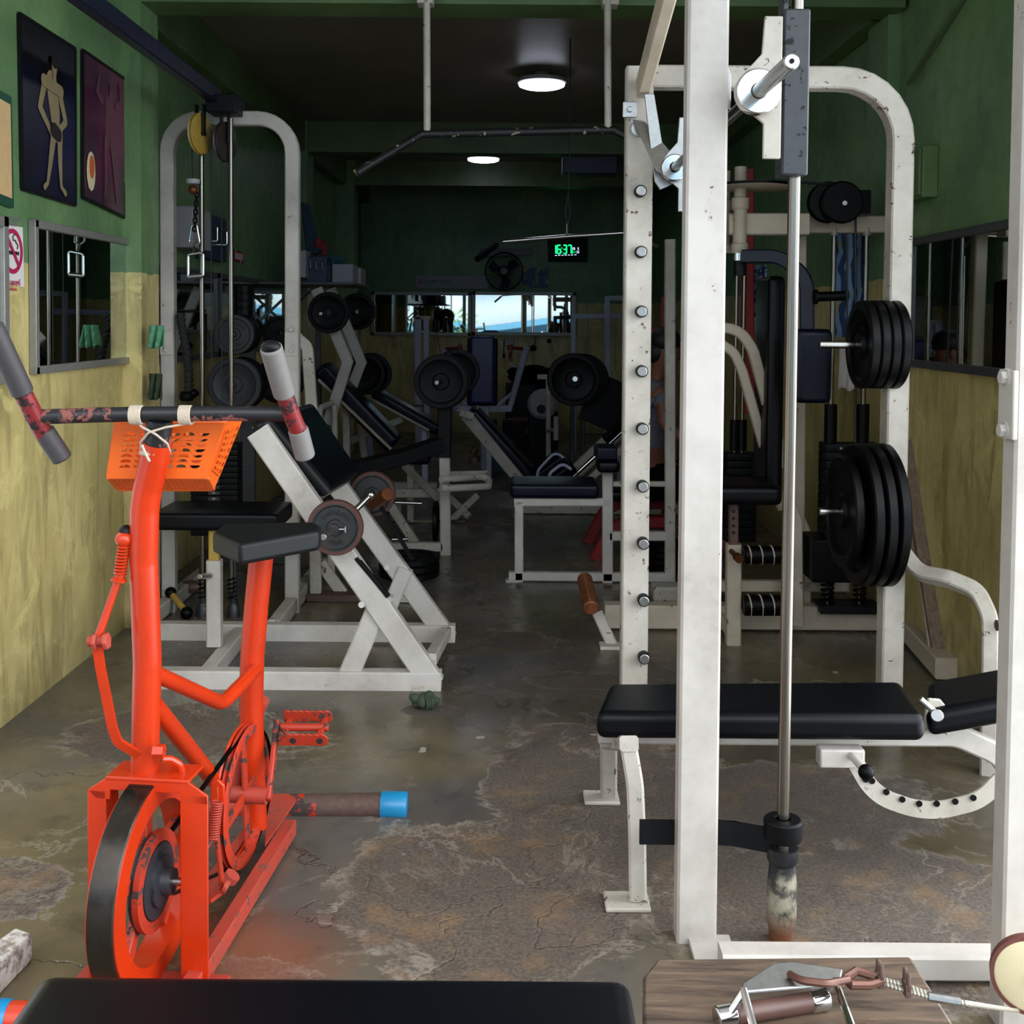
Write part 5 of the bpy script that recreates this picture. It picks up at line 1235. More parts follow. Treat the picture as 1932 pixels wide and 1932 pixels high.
MB().pad(pc_, (dl*1.05, .3, .14), basis(dm, (0, 0, 1)), r=.045, seg=5).build('back_pad', 'vinyl_blue', o)
T(o, 'base_tube', [V((P(600, 920, 8.6).x, 8.5, .04)), V((P(760, 920, 8.6).x, 8.5, .04))], .06, .06, 'white_worn')
MB().pad(P(772, 862, 8.2), (.32, .3, .08), r=.03).build('seat_pad', 'vinyl_blue', o)
T(o, 'seat_post', [fl(P(775, 930, 8.2)), P(775, 868, 8.2)], .05, .05, 'white_worn')
MB().cyl(P(605, 592, 7.85), P(640, 588, 9.0), .014, 14).build('plate_axle', 'chrome', o, bevel=.002)
med = (.148, .034, 'iron', 'STANDARD', '15KG')
plate(med, P(620, 590, 7.95), 'y', 'black lettered plate on the near bent arm of the incline press', 'plates on the incline press arms')
plate((.148, .034, 'rubber', '', ''), P(674, 588, 8.95), 'y', 'black plate on the far bent arm of the incline press', 'plates on the incline press arms')
plate((.17, .034, 'rubber', '', ''), P(700, 705, 9.0), 'y', 'big black plate low behind the bent arms of the incline press', 'plates behind the incline press')
plate((.165, .034, 'rubber', '', ''), P(688, 706, 8.9), 'y', 'overlapping big plate just left of the low plate behind the incline press', 'plates behind the incline press')
# second bench with blue pad
o = thing('incline_bench', 'second incline bench with a long dark blue pad behind the incline press', 'bench', fl(P(775, 870, 9.8)))
d_ = (P(828, 808, 9.6)-P(705, 738, 9.6)); 
MB().pad(P(768, 776, 9.6), (d_.length, .3, .10), basis(d_, (0, 0, 1)), r=.04, seg=5).build('back_pad', 'vinyl_blue', o)
T(o, 'pad_rail', [P(700, 752, 9.45), P(810, 812, 9.45)], .02, .05, 'cream')
T(o, 'leg', [fl(P(700, 880, 9.9)), P(696, 755, 9.6)], .05, .05, 'lavender')
T(o, 'leg', [fl(P(803, 880, 9.6)), P(800, 800, 9.6)], .05, .05, 'lavender')
T(o, 'crossbar', [P(655, 835, 9.6), P(760, 790, 9.6)], .06, .04, 'white_worn')
T(o, 'base_tube', [V((P(690, 840, 9.6).x, 9.6, .04)), V((P(825, 840, 9.6).x, 9.6, .04))], .06, .06, 'white_worn')
MB().tube([P(760, 767, 9.9), P(800, 765, 9.9)], .01, 8).build('handle', 'chrome', o)

# ================================================================ SHOULDER PRESS (centre back, pale lavender)
y = 11.0
o = thing('shoulder_press', 'pale blue-grey shoulder press with a tall royal blue back pad', 'exercise machine', fl(P(915, 800, y)))
T(o, 'cross_arm', [P(862, 771, y), P(962, 771, y), P(993, 656, y-.3)], .065, .055, 'lavender')
T(o, 'cross_arm', [P(862, 771, y), P(858, 740, y-.1), P(842, 660, y-.3)], .065, .055, 'lavender')
T(o, 'gusset', [P(935, 768, y), P(966, 742, y-.05)], .03, .04, 'lavender')
T(o, 'gusset', [P(885, 768, y), P(864, 745, y-.05)], .03, .04, 'lavender')
T(o, 'column', [fl(P(915, 850, y)), P(915, 768, y)], .08, .07, 'lavender')
MB().cyl(P(915, 770, y), P(915, 733, y), .02, 16).build('telescopic_post', 'chrome', o)
a, b = P(884, 634, y-.05), P(936, 762, y-.05)
MB().pad(((a.x+b.x)/2, y-.08, (a.z+b.z)/2), (.24, .09, a.z-b.z), r=.03, seg=4).build('back_pad', 'vinyl_bright', o)
MB().pad(((a.x+b.x)/2, y-.02, (a.z+b.z)/2-.02), (.3, .05, a.z-b.z), r=.02).build('pad_board', 'rubber', o)
MB().pad(P(918, 797, y-.3), (.2, .3, .06), r=.025).build('seat_pad', 'vinyl', o)
T(o, 'leg', [fl(P(922, 880, y-.6)), P(922, 800, y-.5)], .055, .05, 'lavender')
for s, (us) in ((1, (986, 960, 963, 984, 962)), (-1, (843, 870, 868, 845, 866))):
    MB().tube([P(us[0], 658, y-.3), P(us[1], 657, y-.5)], .017, 10).tube([P(us[2], 650, y-.5), P(us[2], 682, y-.5)], .018, 10).build('handle', 'maroon', o)
    MB().tube([P(us[2], 680, y-.5), P(us[2]+1, 690, y-.5), P(us[3]-6*s, 694, y-.35)], .01, 8, fil=.03).build('handle_rod', 'lavender', o)

# cable column behind
y = 12.2
o = thing('cable_column', 'pale blue-grey twin post cable column in front of the back mirror', 'cable machine', fl(P(795, 700, y)))
T(o, 'post', [fl(P(790, 860, y)), P(788, 598, y)], .075, .06, 'lavender')
T(o, 'post', [fl(P(806, 860, y)), P(804, 600, y)], .06, .06, 'lavender')
T(o, 'top_cap', [P(784, 600, y), P(812, 600, y)], .04, .06, 'white_worn')
T(o, 'base', [V((P(760, 850, y).x, y, .04)), V((P(840, 850, y).x, y, .04))], .08, .07, 'lavender')
MB().cyl(P(820, 600, y), P(835, 690, y-1), .004, 6).build('cable', 'cable', o)

# ================================================================ 45 DEGREE LEG PRESS (centre)
o = thing('leg_press', 'white angled leg press with a black sloping pad in the centre of the room', 'exercise machine', fl(P(1000, 930, 9.0)))
T(o, 'back_rail', [P(878, 782, 8.3), P(996, 925, 8.5)], .085, .06, 'white_worn')
T(o, 'rail_cap', [P(868, 778, 8.2), P(893, 786, 8.2)], .05, .06, 'white_worn')
d_ = P(1012, 905, 8.9)-P(893, 775, 8.9)
MB().pad(P(950, 842, 8.85), (d_.length*1.05, .42, .12), basis(d_, (0, 0, 1)), r=.04, seg=4).build('back_pad', 'vinyl_blue', o)
T(o, 'sled_rail', [P(1050, 925, 8.6), P(1176, 805, 8.6)], .11, .06, 'white_worn')
T(o, 'sled_rail', [P(1080, 935, 8.2), P(1190, 832, 8.2)], .05, .05, 'white_worn')
MB().cyl(P(1075, 905, 8.1), P(1190, 800, 8.1), .016, 12).build('slide_rod', 'chrome', o)
for a in (0, 1):
    c = P(1035+18*a, 880+14*a, 8.5-.4*a)
    dd = (P(1055, 860, 8.5)-P(1015, 890, 8.5)).normalized()
    MB().pad(c, (.26, .16, .09), basis(dd, (0, -.3, 1)), r=.03).build('shoulder_pad', 'vinyl_blue', o)
    MB().tube([P(1013+22*a, 899+6*a, 8.2-.4*a), P(1016+22*a, 886+6*a, 8.2-.4*a), P(1048+14*a, 852+22*a, 8.2-.4*a), P(1068+10*a, 868+18*a, 8.2-.4*a)], .011, 8, fil=.05).build('pad_bracket', 'lavender', o)
MB().tube(spring(P(1140, 830, 8.05), P(1172, 800, 8.05), .03, 10, .006), .007, 6).build('spring', 'iron', o)
T(o, 'base_tube', [V((P(980, 930, 8.5).x, 8.5, .04)), V((1.4, 8.5, .04))], .07, .07, 'white_worn')
T(o, 'tall_post', [fl(P(1170, 930, 9.0)), P(1170, 770, 9.0)], .05, .05, 'lavender')
T(o, 'foot_plate', [P(1110, 745, 8.9), P(1190, 780, 8.9)], .4, .05, 'iron', (0, 1, 0))
T(o, 'upper_arm', [P(1098, 762, 9.1), P(1160, 782, 9.1)], .07, .06, 'lavender', (0, 0, 1))
MB().cyl(P(1085, 715, 8.5), P(1100, 712, 9.6), .02, 12).build('plate_axle', 'chrome', o)
for k in range(3):
    plate((.205, .04, 'rubber', '', ''), P(1082+9*k, 716, 8.6+.12*k), 'y', ['nearest', 'middle', 'furthest'][k]+' of the big black discs loaded on the leg press', 'big discs on the leg press')

# leg extension stool with its roller head (middle, white square tubes)
y = 6.3
o = thing('leg_extension_bench', 'white square tube bench with a small dark blue seat in the middle of the floor', 'bench', fl(P(1060, 1100, y)))
a, b = P(962, 912, y), P(1130, 938, y)
MB().pad(((a.x+b.x)/2, y+.12, (a.z+b.z)/2), (b.x-a.x, .34, a.z-b.z+.01), r=.03, seg=5).build('seat_pad', 'vinyl_blue', o)
zt2 = P(1000, 945, y).z
T(o, 'top_rail', [P(970, 947, y), P(1150, 947, y)], .045, .05, 'white')
T(o, 'leg', [P(979, 945, y), V((P(979, 1100, y).x, y, 0))], .05, .05, 'white')
T(o, 'leg', [P(1146, 890, y), V((P(1146, 1100, y).x, y, 0))], .06, .05, 'white')
T(o, 'base_rail', [V((P(960, 1094, y).x, y, .03)), V((.95, y, .03))], .05, .05, 'white')
T(o, 'middle_rail', [P(1150, 1011, y), P(1262, 1011, y)], .052, .05, 'white')
T(o, 'upper_bar', [P(1155, 913, y), P(1262, 913, y)], .03, .03, 'white_worn')
T(o, 'tall_post', [V((P(1264, 1090, y).x+.0, y, 0)), P(1264, 452, y)], .058, .055, 'white_worn')
MB().pad(P(1142, 852, y-.05), (.115, .22, .07), r=.012).build('head_block', 'vinyl_blue', o)
MB().pad(P(1146, 877, y-.05), (.125, .2, .07), r=.03).build('knee_pad', 'vinyl', o)
MB().box(fl(P(966, 1102, y))+V((0, 0, .006)), (.07, .07, .012)).build('foot_plate', 'white_worn', o)

# red machine frame behind it
o = thing('red_bench', 'red curved legs of a bench behind the white leg extension bench', 'bench', fl(P(1180, 1030, 7.3)))
T(o, 'leg', [fl(P(1108, 1030, 7.4)), P(1140, 965, 7.4), P(1165, 950, 7.4), P(1262, 950, 7.4)], .07, .06, 'deep_red', fil=.1)
T(o, 'leg', [fl(P(1122, 1063, 6.9)), P(1150, 1000, 6.9), P(1175, 985, 6.9), P(1262, 985, 6.9)], .07, .06, 'deep_red', fil=.1)
MB().pad(P(1230, 930, 7.2), (.6, .3, .07), r=.03).build('seat_pad', 'vinyl', o)
T(o, 'back_arm', [P(1222, 628, 7.6), P(1262, 626, 7.6)], .06, .05, 'deep_red')
T(o, 'back_post', [P(1255, 1000, 7.6), P(1255, 560, 7.6)], .05, .05, 'deep_red')

# ================================================================ MULTI GYM / PEC DECK (right)
y = 5.35
o = thing('pec_deck', 'cream pec deck machine with swivel arms and black arm pads', 'exercise machine', fl(P(1450, 1150, y)))
T(o, 'base_beam', [V((P(1140, 1155, y).x, y, .065)), V((P(1702, 1150, y).x, y, .065))], .115, .09, 'cream')
T(o, 'base_side', [V((P(1702, 1150, y).x, y, .06)), PZ(1790, 1262, .06)], .11, .09, 'cream', (0, 0, 1))
T(o, 'rear_post', [V((P(1712, 700, y+.05).x, y+.05, 0)), P(1712, 402, y+.05)], .09, .07, 'cream')
T(o, 'top_beam', [P(1372, 425, y), P(1716, 424, y)], .085, .08, 'cream', (0, 0, 1))
T(o, 'swivel_beam', [P(1372, 424, y-.1), P(1522, 424, y-.1)], .1, .1, 'cream', (0, 0, 1))
T(o, 'centre_post', [V((P(1512, 700, y+.1).x, y+.1, 0)), P(1508, 440, y+.1)], .06, .06, 'cream')
for u, w in ((1395, 1.0), (1366, .9)):
    c0 = P(u, 478, y-.15-(.0 if w == 1 else -.25)); c1 = P(u, 320, c0.y)
    MB().lathe([(0, 0), (.04*w, 0), (.04*w, .04), (.032*w, .05), (.032*w, .20), (.04*w, .21), (.04*w, .255), (.028*w, .26), (.028*w, .40), (0, .40)], c0, (0, 0, 1), 24, False).build('swivel_tube', 'cream', o)
c = P(1420, 356, y-.15)
MB().lathe([(0, 0), (.17, 0), (.18, .006), (.17, .02), (0, .02)], c, (0, 0, 1), 48, False).build('cam_disc', 'cream', o)
MB().lathe([(.172, 0), (.183, 0), (.183, .012), (.172, .012)], c+V((0, 0, .006)), (0, 0, 1), 48).build('cam_belt', 'rubber', o)
MB().cyl(P(1395, 492, y-.15), P(1395, 478, y-.15), .035, 20).cyl(P(1435, 485, y-.15), P(1435, 480, y-.15), .08, 24).build('bearing', 'chrome', o)
MB().cyl(P(1396, 520, y-.15), P(1396, 490, y-.15), .03, 16).build('arm_socket', 'black_paint', o)
T(o, 'arm', [P(1400, 484, y-.2), P(1470, 484, y-.25), P(1523, 520, y-.3), P(1523, 690, y-.3)], .062, .06, 'navy_paint', fil=.14)
a, b = P(1498, 620, y-.35), P(1563, 760, y-.35)
MB().pad(((a.x+b.x)/2, y-.36, (a.z+b.z)/2), (b.x-a.x, .09, a.z-b.z), r=.03, seg=4).build('arm_pad', 'vinyl_blue', o)
a, b = P(1444, 520, y-.1), P(1476, 940, y-.1)
MB().pad(((a.x+b.x)/2+.01, y+.05, (a.z+b.z)/2), (.08, .3, a.z-b.z), r=.03, seg=4).build('back_pad', 'vinyl', o)
MB().cyl(P(1538, 560, y-.4), P(1594, 558, y-.4), .022, 16).cyl(P(1536, 560, y-.4), P(1541, 560, y-.4), .034, 16).build('hand_grip', 'rubber', o)
# big black pulleys and cable
c = P(1562, 382, y-.12); MB().lathe([(.01, -.02), (.09, -.02), (.096, -.012), (.088, 0), (.096, .012), (.09, .02), (.01, .02)], c, (0, 1, 0), 40).build('pulley', 'rubber', o)
c = P(1588, 382, y-.16); MB().lathe([(.0, -.02), (.09, -.02), (.098, -.012), (.098, .012), (.09, .02), (.0, .02)], c, (0, 1, 0), 40, False).build('pulley', 'rubber', o)
MB().box(P(1618, 382, y-.1), (.10, .08, .11)).build('pulley_bracket', 'rubber', o)
MB().cyl(P(1594, 383, y-.19), P(1594, 383, y-.185), .011, 12).build('pulley_bolt', 'steel', o)
MB().tube([P(1368, 352, y-.2), P(1430, 346, y-.2), P(1500, 344, y-.16), P(1575, 348, y-.14)], .006, 8).tube([P(1614, 410, y-.1), P(1614, 860, y-.1)], .006, 8).tube([P(1598, 440, y-.1), P(1598, 640, y-.1)], .005, 8).build('cable', 'cable', o)
for u in (1571, 1632):
    x = P(u, 600, y-.02).x
    MB().cyl((x, y-.02, .1), (x, y-.02, P(u, 425, y).z), .0125, 16).build('guide_rod', 'rod', o)
    MB().lathe([(0, 0), (.02, 0), (.024, .02), (.024, .035), (0, .035)], (x, y-.02, P(u, 445, y).z), (0, 0, 1), 18, False).build('rod_cap', 'alu', o)
    MB().cyl((x, y-.02, P(u, 834, y).z), (x, y-.02, P(u, 762, y).z), .03, 16).build('stack_sleeve', 'rubber', o)
    MB().tube(spring((x, y-.02, .14), (x, y-.02, .26), .028, 5, .004), .007, 6).build('buffer_spring', 'rubber', o)
ws_t = thing('weight_stack', 'tall black weight stack of the pec deck beside the right column', 'weight stack', V((P(1603, 1000, y).x, y, .1)))
xm = P(1601, 900, y).x
for k in range(14):
    z = P(1600, 842, y).z-k*.0405
    b_ = MB().pad((xm, y-.02, z), (.27, .13, .037), r=.004, seg=2).build('stack_plate', 'iron', ws_t)
    MB().cyl((xm-.065, y-.087, z), (xm-.065, y-.083, z), .006, 10).build('pin_hole', 'steel', b_)
MB().box((xm, y-.02, .12), (.30, .16, .035)).build('stack_base', 'black_paint', ws_t, bevel=.003)
ob = MB().pad(P(1562, 1050, y-.12)+V((0, 0, 0)), (.2, .22, .2), r=.01).build('black_crate', 'rubber')
tag(ob, 'black crate standing left of the pec deck weight stack', 'box')
# seat, seat post, ankle rollers
MB().pad(P(1396, 925, y-.2), (.32, .34, .09), r=.035, seg=4).build('seat_pad', 'vinyl', o)
T(o, 'seat_slider', [P(1384, 1030, y-.25), P(1384, 950, y-.25)], .042, .04, 'brown')
for v in (965, 978, 992, 1005): MB().cyl(P(1384, v, y-.272), P(1384, v, y-.276), .0075, 12).build('slider_hole', 'iron', o)
T(o, 'seat_upright', [V((P(1384, 1150, y-.25).x, y-.25, 0)), P(1384, 1026, y-.25)], .066, .06, 'cream')
T(o, 'seat_crossbar', [V((P(1384, 1150, y-.25).x, y-.25, .06)), V((P(1384, 1150, y-.25).x, y+.3, .06))], .06, .06, 'cream', (0, 0, 1))
T(o, 'upper_crossbar', [P(1300, 1105, y+.1), P(1600, 1105, y+.1)], .055, .05, 'cream')
T(o, 'side_post', [V((P(1505, 1150, y-.1).x, y-.1, .05)), P(1502, 980, y-.1), P(1490, 950, y-.1)], .05, .05, 'cream', fil=.05)
T(o, 'rear_stay', [P(1500, 960, y+.1), P(1519, 1000, y+.1), V((P(1521, 1120, y+.1).x, y+.1, 0))], .045, .05, 'cream', fil=.1)
MB().cyl(P(1380, 1040, y-.3), P(1393, 1053, y-.42), .012, 14).cyl(P(1390, 1050, y-.41), P(1395, 1055, y-.44), .02, 14).build('adjusting_pin', 'bronze', o)
for v, nm in ((1047, 'upper'), (1142, 'lower')):
    a, b = P(1402, v, y-.3), P(1492, v, y-.3)
    rl = MB().cyl(a, b, .042 if v < 1100 else .048, 22).build('ankle_roller', 'rubber', o, bevel=.008)
    mb = MB(); 
    for k in range(4):
        c = a.lerp(b, .12+.24*k); mb.tube(coil(c, .0435 if v < 1100 else .0495, .004, 1.5, (1, .05, .1)), .0022, 5)
    mb.build('roller_string', 'twine', rl)
T(o, 'front_stay', [P(1362, 650, y+.05), P(1385, 665, y+.05), P(1400, 700, y+.05), P(1475, 960, y+.05)], .045, .05, 'cream', fil=.1)
T(o, 'stay_arch', [P(1345, 616, y), P(1395, 622, y), P(1420, 660, y), P(1480, 880, y)], .05, .05, 'cream', fil=.13)
# second stack of the same station further back, left of the pad
y2 = 6.0
ws_t = thing('weight_stack', 'shorter black weight stack behind the white front post', 'weight stack', V((P(1395, 1000, y2).x, y2, .1)))
xm = P(1396, 900, y2).x
for k in range(12):
    z = P(1396, 860, y2).z-k*.04
    MB().pad((xm, y2, z), (.16, .12, .036), r=.004, seg=2).build('stack_plate', 'iron', ws_t)
for u in (1388, 1402):
    x = P(u, 700, y2).x; MB().cyl((x, y2, .1), (x, y2, P(u, 480, y2).z), .011, 12).build('guide_rod', 'rod', ws_t)
    MB().cyl((x, y2, P(u, 850, y2).z), (x, y2, P(u, 792, y2).z), .026, 14).build('stack_sleeve', 'rubber', ws_t)
# foot lever with wooden grip at the left end of the base beam
g = MB().cyl(P(1103, 1092, y-.1), P(1115, 1148, y-.35), .036, 24).build('wooden_roller', 'wood_grip', o, bevel=.006)
T(o, 'foot_lever', [P(1128, 1158, y-.2), fl(P(1156, 1228, y-.3))], .05, .045, 'white_worn')
MB().box(fl(P(1152, 1230, y-.32))+V((0, 0, .008)), (.1, .08, .015)).build('foot_plate', 'white_worn', o)
# red padded column and printed sheet hanging behind
T(o, 'red_pad_column', [P(1414, 780, y+1.2), P(1410, 600, y+1.2), P(1410, 320, y+1.2)], .07, .06, 'deep_red')
# towel behind the rods
random.seed(9)
def sheet(name, u0, v0, u1, v1, d, label, mt, cat='towel', amp=.02, waves=9):
    a, b = P(u0, v0, d), P(u1, v1, d); mb = MB(); nx, nz = 24, 12; vs = []
    for j in range(nz+1):
        for i in range(nx+1):
            s, q_ = i/nx, j/nz
            vs.append(V((a.x+(b.x-a.x)*s, d+amp*math.sin(s*waves+q_*2), a.z+(b.z-a.z)*q_+.01*math.sin(s*7)*q_)))
    mb.add(vs, [(j*(nx+1)+i, j*(nx+1)+i+1, (j+1)*(nx+1)+i+1, (j+1)*(nx+1)+i) for j in range(nz) for i in range(nx)])
    ob = mb.build(name, mt, smooth=60); md = ob.modifiers.new('thick', 'SOLIDIFY'); md.thickness = .004
    return tag(ob, label, cat)
t = NT('blue_patterned_towel'); vec = t.coord(); n = t.noise(9, 5, .7, vec, .8); w = t.node('ShaderNodeTexWave', i_Vector=vec, i_Scale=6.0, i_Distortion=6.0, i_Detail=2.0)
M['towel'] = t.out(t.mix(t.ramp(w.outputs['Fac'], [(.35, 0.), (.6, 1.)]), '26406a', t.mix(t.ramp(n, [(.55, 0.), (.62, 1.)]), '7f9cc0', 'b59a4a')), .9)
sheet('patterned_towel', 1577, 434, 1642, 640, 5.75, 'blue patterned towel hanging behind the pec deck guide rods', 'towel')
t = NT('blue_white_print'); n = t.noise(24, 4, .7); M['print'] = t.out(t.mix(t.ramp(n, [(.47, 0.), (.53, 1.)]), '1c2c58', '8fa0c4'), .8)
sheet('printed_sheet', 1424, 500, 1446, 600, 6.6, 'blue and white printed sheet hanging behind the pec deck back pad', 'print', 'sheet', .01)
sheet('white_cloth', 1584, 655, 1612, 735, 5.7, 'white cloth hanging under the patterned towel', 'paper', 'cloth', .01)
# leaning planks
lp = MB().bar(PZ(1787, 1275, .0), P(1716, 832, 5.15), .10, .035, (0, 1, 0)).build('wooden_plank', 'plank', bevel=.003)
tag(lp, 'long brown plank leaning beside the right storage post', 'plank')
lp = MB().bar(PZ(1768, 1272, .0), P(1712, 900, 5.1), .04, .02, (0, 1, 0)).build('wooden_plank', 'cream', bevel=.003)
tag(lp, 'narrow pale plank leaning against the long brown plank', 'plank')
ob = MB().pad(fl(P(1265, 1115, 5.9))+V((0, 0, .045)), (.2, .14, .08), r=.015).build('rag_bundle', 'white_worn')
tag(ob, 'dirty white bundle on the floor between the two white posts', 'bundle')
for k in range(4):
    plate((.13, .035, 'rubber', '', ''), V((P(1250, 1060, 6.6).x+.01*k, 6.6, .03+.04*k)), 'z', ['lowest', 'second lowest', 'second highest', 'topmost'][k]+' dark disc of the pile between the two white posts', 'discs between the white posts')

# ================================================================ PERSON sitting behind the posts
def skin_mesh(name, verts, edges, mat, par, sub=2, root=0):
    me = bpy.data.meshes.new(name); o_ = ORG[par.name] if par else V((0, 0, 0))
    me.from_pydata([V(v[:3])-o_ for v in verts], edges, [])
    ob = bpy.data.objects.new(name, me); C.objects.link(ob); ob.parent = par
    ORG[ob.name] = o_
    md = ob.modifiers.new('skin', 'SKIN'); md.use_smooth_shade = True
    for i, v in enumerate(verts):
        sv = me.skin_vertices[0].data[i]; sv.radius = (v[3], v[4] if len(v) > 4 else v[3]); sv.use_root = (i == root)
    s_ = ob.modifiers.new('sub', 'SUBSURF'); s_.levels = sub; s_.render_levels = sub
    me.materials.append(M[mat]); return ob
px_ = P(1243, 730, 7.0).x
pe = thing('person', 'person in a grey shirt and black trousers sitting bowed behind the white posts', 'person', (px_, 7.0, 0))
B_ = lambda x, y, z: (px_-x, 7.0+y, z)
zsh = P(1240, 722, 7).z; zel = P(1240, 800, 7).z
bv = [B_(.10, .05, .50)+(.15, .13), B_(.09, .03, .68)+(.13, .11), B_(.07, .0, .90)+(.145, .12), B_(.05, -.02, zsh-.06)+(.13, .11), B_(.02, -.04, zsh+.03)+(.055,),
      B_(.0, -.06, zsh+.10)+(.055,), B_(-.035, -.08, zsh+.17)+(.085, .095), B_(-.05, -.09, zsh+.26)+(.08, .09),
      B_(.0, -.17, zsh-.06)+(.062,), B_(-.01, -.22, zsh-.19)+(.05,), B_(-.0, -.23, zel+.02)+(.045,), B_(-.12, -.25, zel-.06)+(.038,), B_(-.23, -.24, zel-.1)+(.028,),
      B_(.08, .15, zsh-.06)+(.062,), B_(.07, .21, zsh-.19)+(.05,), B_(.02, .22, zel+.02)+(.045,), B_(-.12, .18, zel-.06)+(.038,), B_(-.23, .15, zel-.1)+(.028,),
      B_(.0, -.12, .50)+(.095,), B_(-.38, -.14, .50)+(.07,), B_(-.40, -.14, .28)+(.055,), B_(-.40, -.14, .08)+(.04,), B_(-.5, -.14, .045)+(.035,),
      B_(.02, .18, .50)+(.095,), B_(-.36, .2, .50)+(.07,), B_(-.38, .2, .28)+(.055,), B_(-.38, .2, .08)+(.04,), B_(-.48, .2, .045)+(.035,)]
be = [(0, 1), (1, 2), (2, 3), (3, 4), (4, 5), (5, 6), (6, 7), (3, 8), (8, 9), (9, 10), (10, 11), (11, 12), (3, 13), (13, 14), (14, 15), (15, 16), (16, 17), (0, 18), (18, 19), (19, 20), (20, 21), (21, 22), (0, 23), (23, 24), (24, 25), (25, 26), (26, 27)]
body = skin_mesh('body', bv, be, 'skin', pe)
for hx, hy, hz_ in ((-.23, -.24, zel-.1), (-.23, .15, zel-.1)):
    for k in range(4):
        dy = -.03+.02*k; L = (.07, .08, .078, .062)[k]
        skin_mesh('finger', [B_(hx, hy+dy*.6, hz_)+(.010,), B_(hx-.05, hy+dy, hz_-.01)+(.009,), B_(hx-.05-L*.5, hy+dy, hz_-.03)+(.008,), B_(hx-.05-L*.7, hy+dy, hz_-.06)+(.007,)], [(0, 1), (1, 2), (2, 3)], 'skin', pe, 1)
    skin_mesh('thumb', [B_(hx, hy-.02, hz_)+(.011,), B_(hx-.03, hy-.045, hz_+.0)+(.010,), B_(hx-.065, hy-.05, hz_-.015)+(.008,)], [(0, 1), (1, 2)], 'skin', pe, 1)
sv = [B_(.10, .05, .55)+(.165, .145), B_(.09, .03, .68)+(.15, .13), B_(.07, .0, .90)+(.162, .137), B_(.05, -.02, zsh-.06)+(.145, .125), B_(.03, -.035, zsh+.02)+(.07,), B_(.0, -.17, zsh-.06)+(.078,), B_(-.01, -.21, zsh-.15)+(.066,), B_(.08, .15, zsh-.06)+(.078,), B_(.07, .2, zsh-.15)+(.066,)]
skin_mesh('shirt', sv, [(0, 1), (1, 2), (2, 3), (3, 4), (3, 5), (5, 6), (3, 7), (7, 8)], 'shirt', pe)
skin_mesh('trousers', [B_(.10, .05, .50)+(.17, .15), B_(.0, -.12, .5)+(.11,), B_(-.36, -.14, .50)+(.09,), B_(-.40, -.14, .12)+(.06,), B_(.02, .18, .5)+(.11,), B_(-.36, .2, .5)+(.09,), B_(-.38, .2, .12)+(.06,)], [(0, 1), (1, 2), (2, 3), (0, 4), (4, 5), (5, 6)], 'black_cloth', pe)
MB().ball(B_(-.025, -.075, zsh+.27), .098, (1, .95, .85), 20, 14).ball(B_(.01, -.06, zsh+.20), .085, (1, .95, 1), 20, 14).build('hair', 'hair', pe, smooth=180)
MB().ball(B_(-.115, -.09, zsh+.20), .018, (1, .8, 1.2)).build('nose', 'skin', pe, smooth=180)
MB().ball(B_(-.03, -.175, zsh+.20), .022, (1, .4, 1.4)).build('ear', 'skin', pe, smooth=180)
for yy in (-.125, -.055): MB().ball(B_(-.112, yy, zsh+.235), .010).build('eye', 'ink', pe, smooth=180)
MB().ball(B_(-.108, -.09, zsh+.155), .022, (.4, 1, .3)).build('mouth', 'maroon', pe, smooth=180)
# ================================================================ HANGING LAT BAR AND BACK OF THE ROOM
y = 7.0
o = thing('lat_bar', 'chrome lat pulldown bar hanging on a cable in front of the dark back wall', 'cable handle', P(1070, 445, y))
MB().tube([P(905, 486, y-.15), P(945, 456, y), P(1070, 446, y), P(1196, 438, y), P(1240, 465, y-.1)], .0135, 12, fil=.05).build('bar', 'chrome', o)
MB().tube([P(900, 489, y-.17), P(936, 462, y-.03)], .02, 12).build('rubber_grip', 'rubber', o)
MB().tube([P(1070, 446, y), P(1070, 422, y)], .008, 8).build('eye_hook', 'chrome', o)
MB().tube([P(1070, 422, y), P(1066, 405, y), P(1072, 365, y)], .005, 6).tube([P(1071, 422, y), P(1076, 405, y), P(1072, 365, y)], .005, 6).cyl(P(1072, 366, y), P(1074, 306, y), .004, 6).cyl(P(1074, 306, y), V((P(1074, 306, y).x, y, ZC)), .004, 6).build('hanging_cable', 'cable', o)

# digital clock 16:37
y = YB-.05
o = thing('digital_clock', 'black LED wall clock showing 16:37 in green on the back wall', 'clock', P(1070, 486, y))
a, b = P(1034, 448, y), P(1108, 494, y)
MB().box(((a.x+b.x)/2, y, (a.z+b.z)/2), (b.x-a.x, .05, a.z-b.z)).build('clock_case', 'rubber', o, bevel=.005)
f = y-.028
def seg7(mb, u, v, w, h, digit, d=.028, tw=.016):
    on = {'0': 'abcdef', '1': 'bc', '2': 'abged', '3': 'abgcd', '4': 'fgbc', '5': 'afgcd', '6': 'afgedc', '7': 'abc', '8': 'abcdefg', '9': 'abcdfg'}[digit]
    c = P(u, v, f); W_, H_ = w, h
    sg_ = {'a': ((-1, 1), (1, 1)), 'b': ((1, 1), (1, 0)), 'c': ((1, 0), (1, -1)), 'd': ((-1, -1), (1, -1)), 'e': ((-1, 0), (-1, -1)), 'f': ((-1, 1), (-1, 0)), 'g': ((-1, 0), (1, 0))}
    for s_ in on:
        (x0, z0), (x1, z1) = sg_[s_]
        mb.bar(c+V((x0*W_/2, 0, z0*H_/2)), c+V((x1*W_/2, 0, z1*H_/2)), .004, tw, (0, 0, 1) if z0 == z1 else (1, 0, 0))
    return mb
mb = MB()
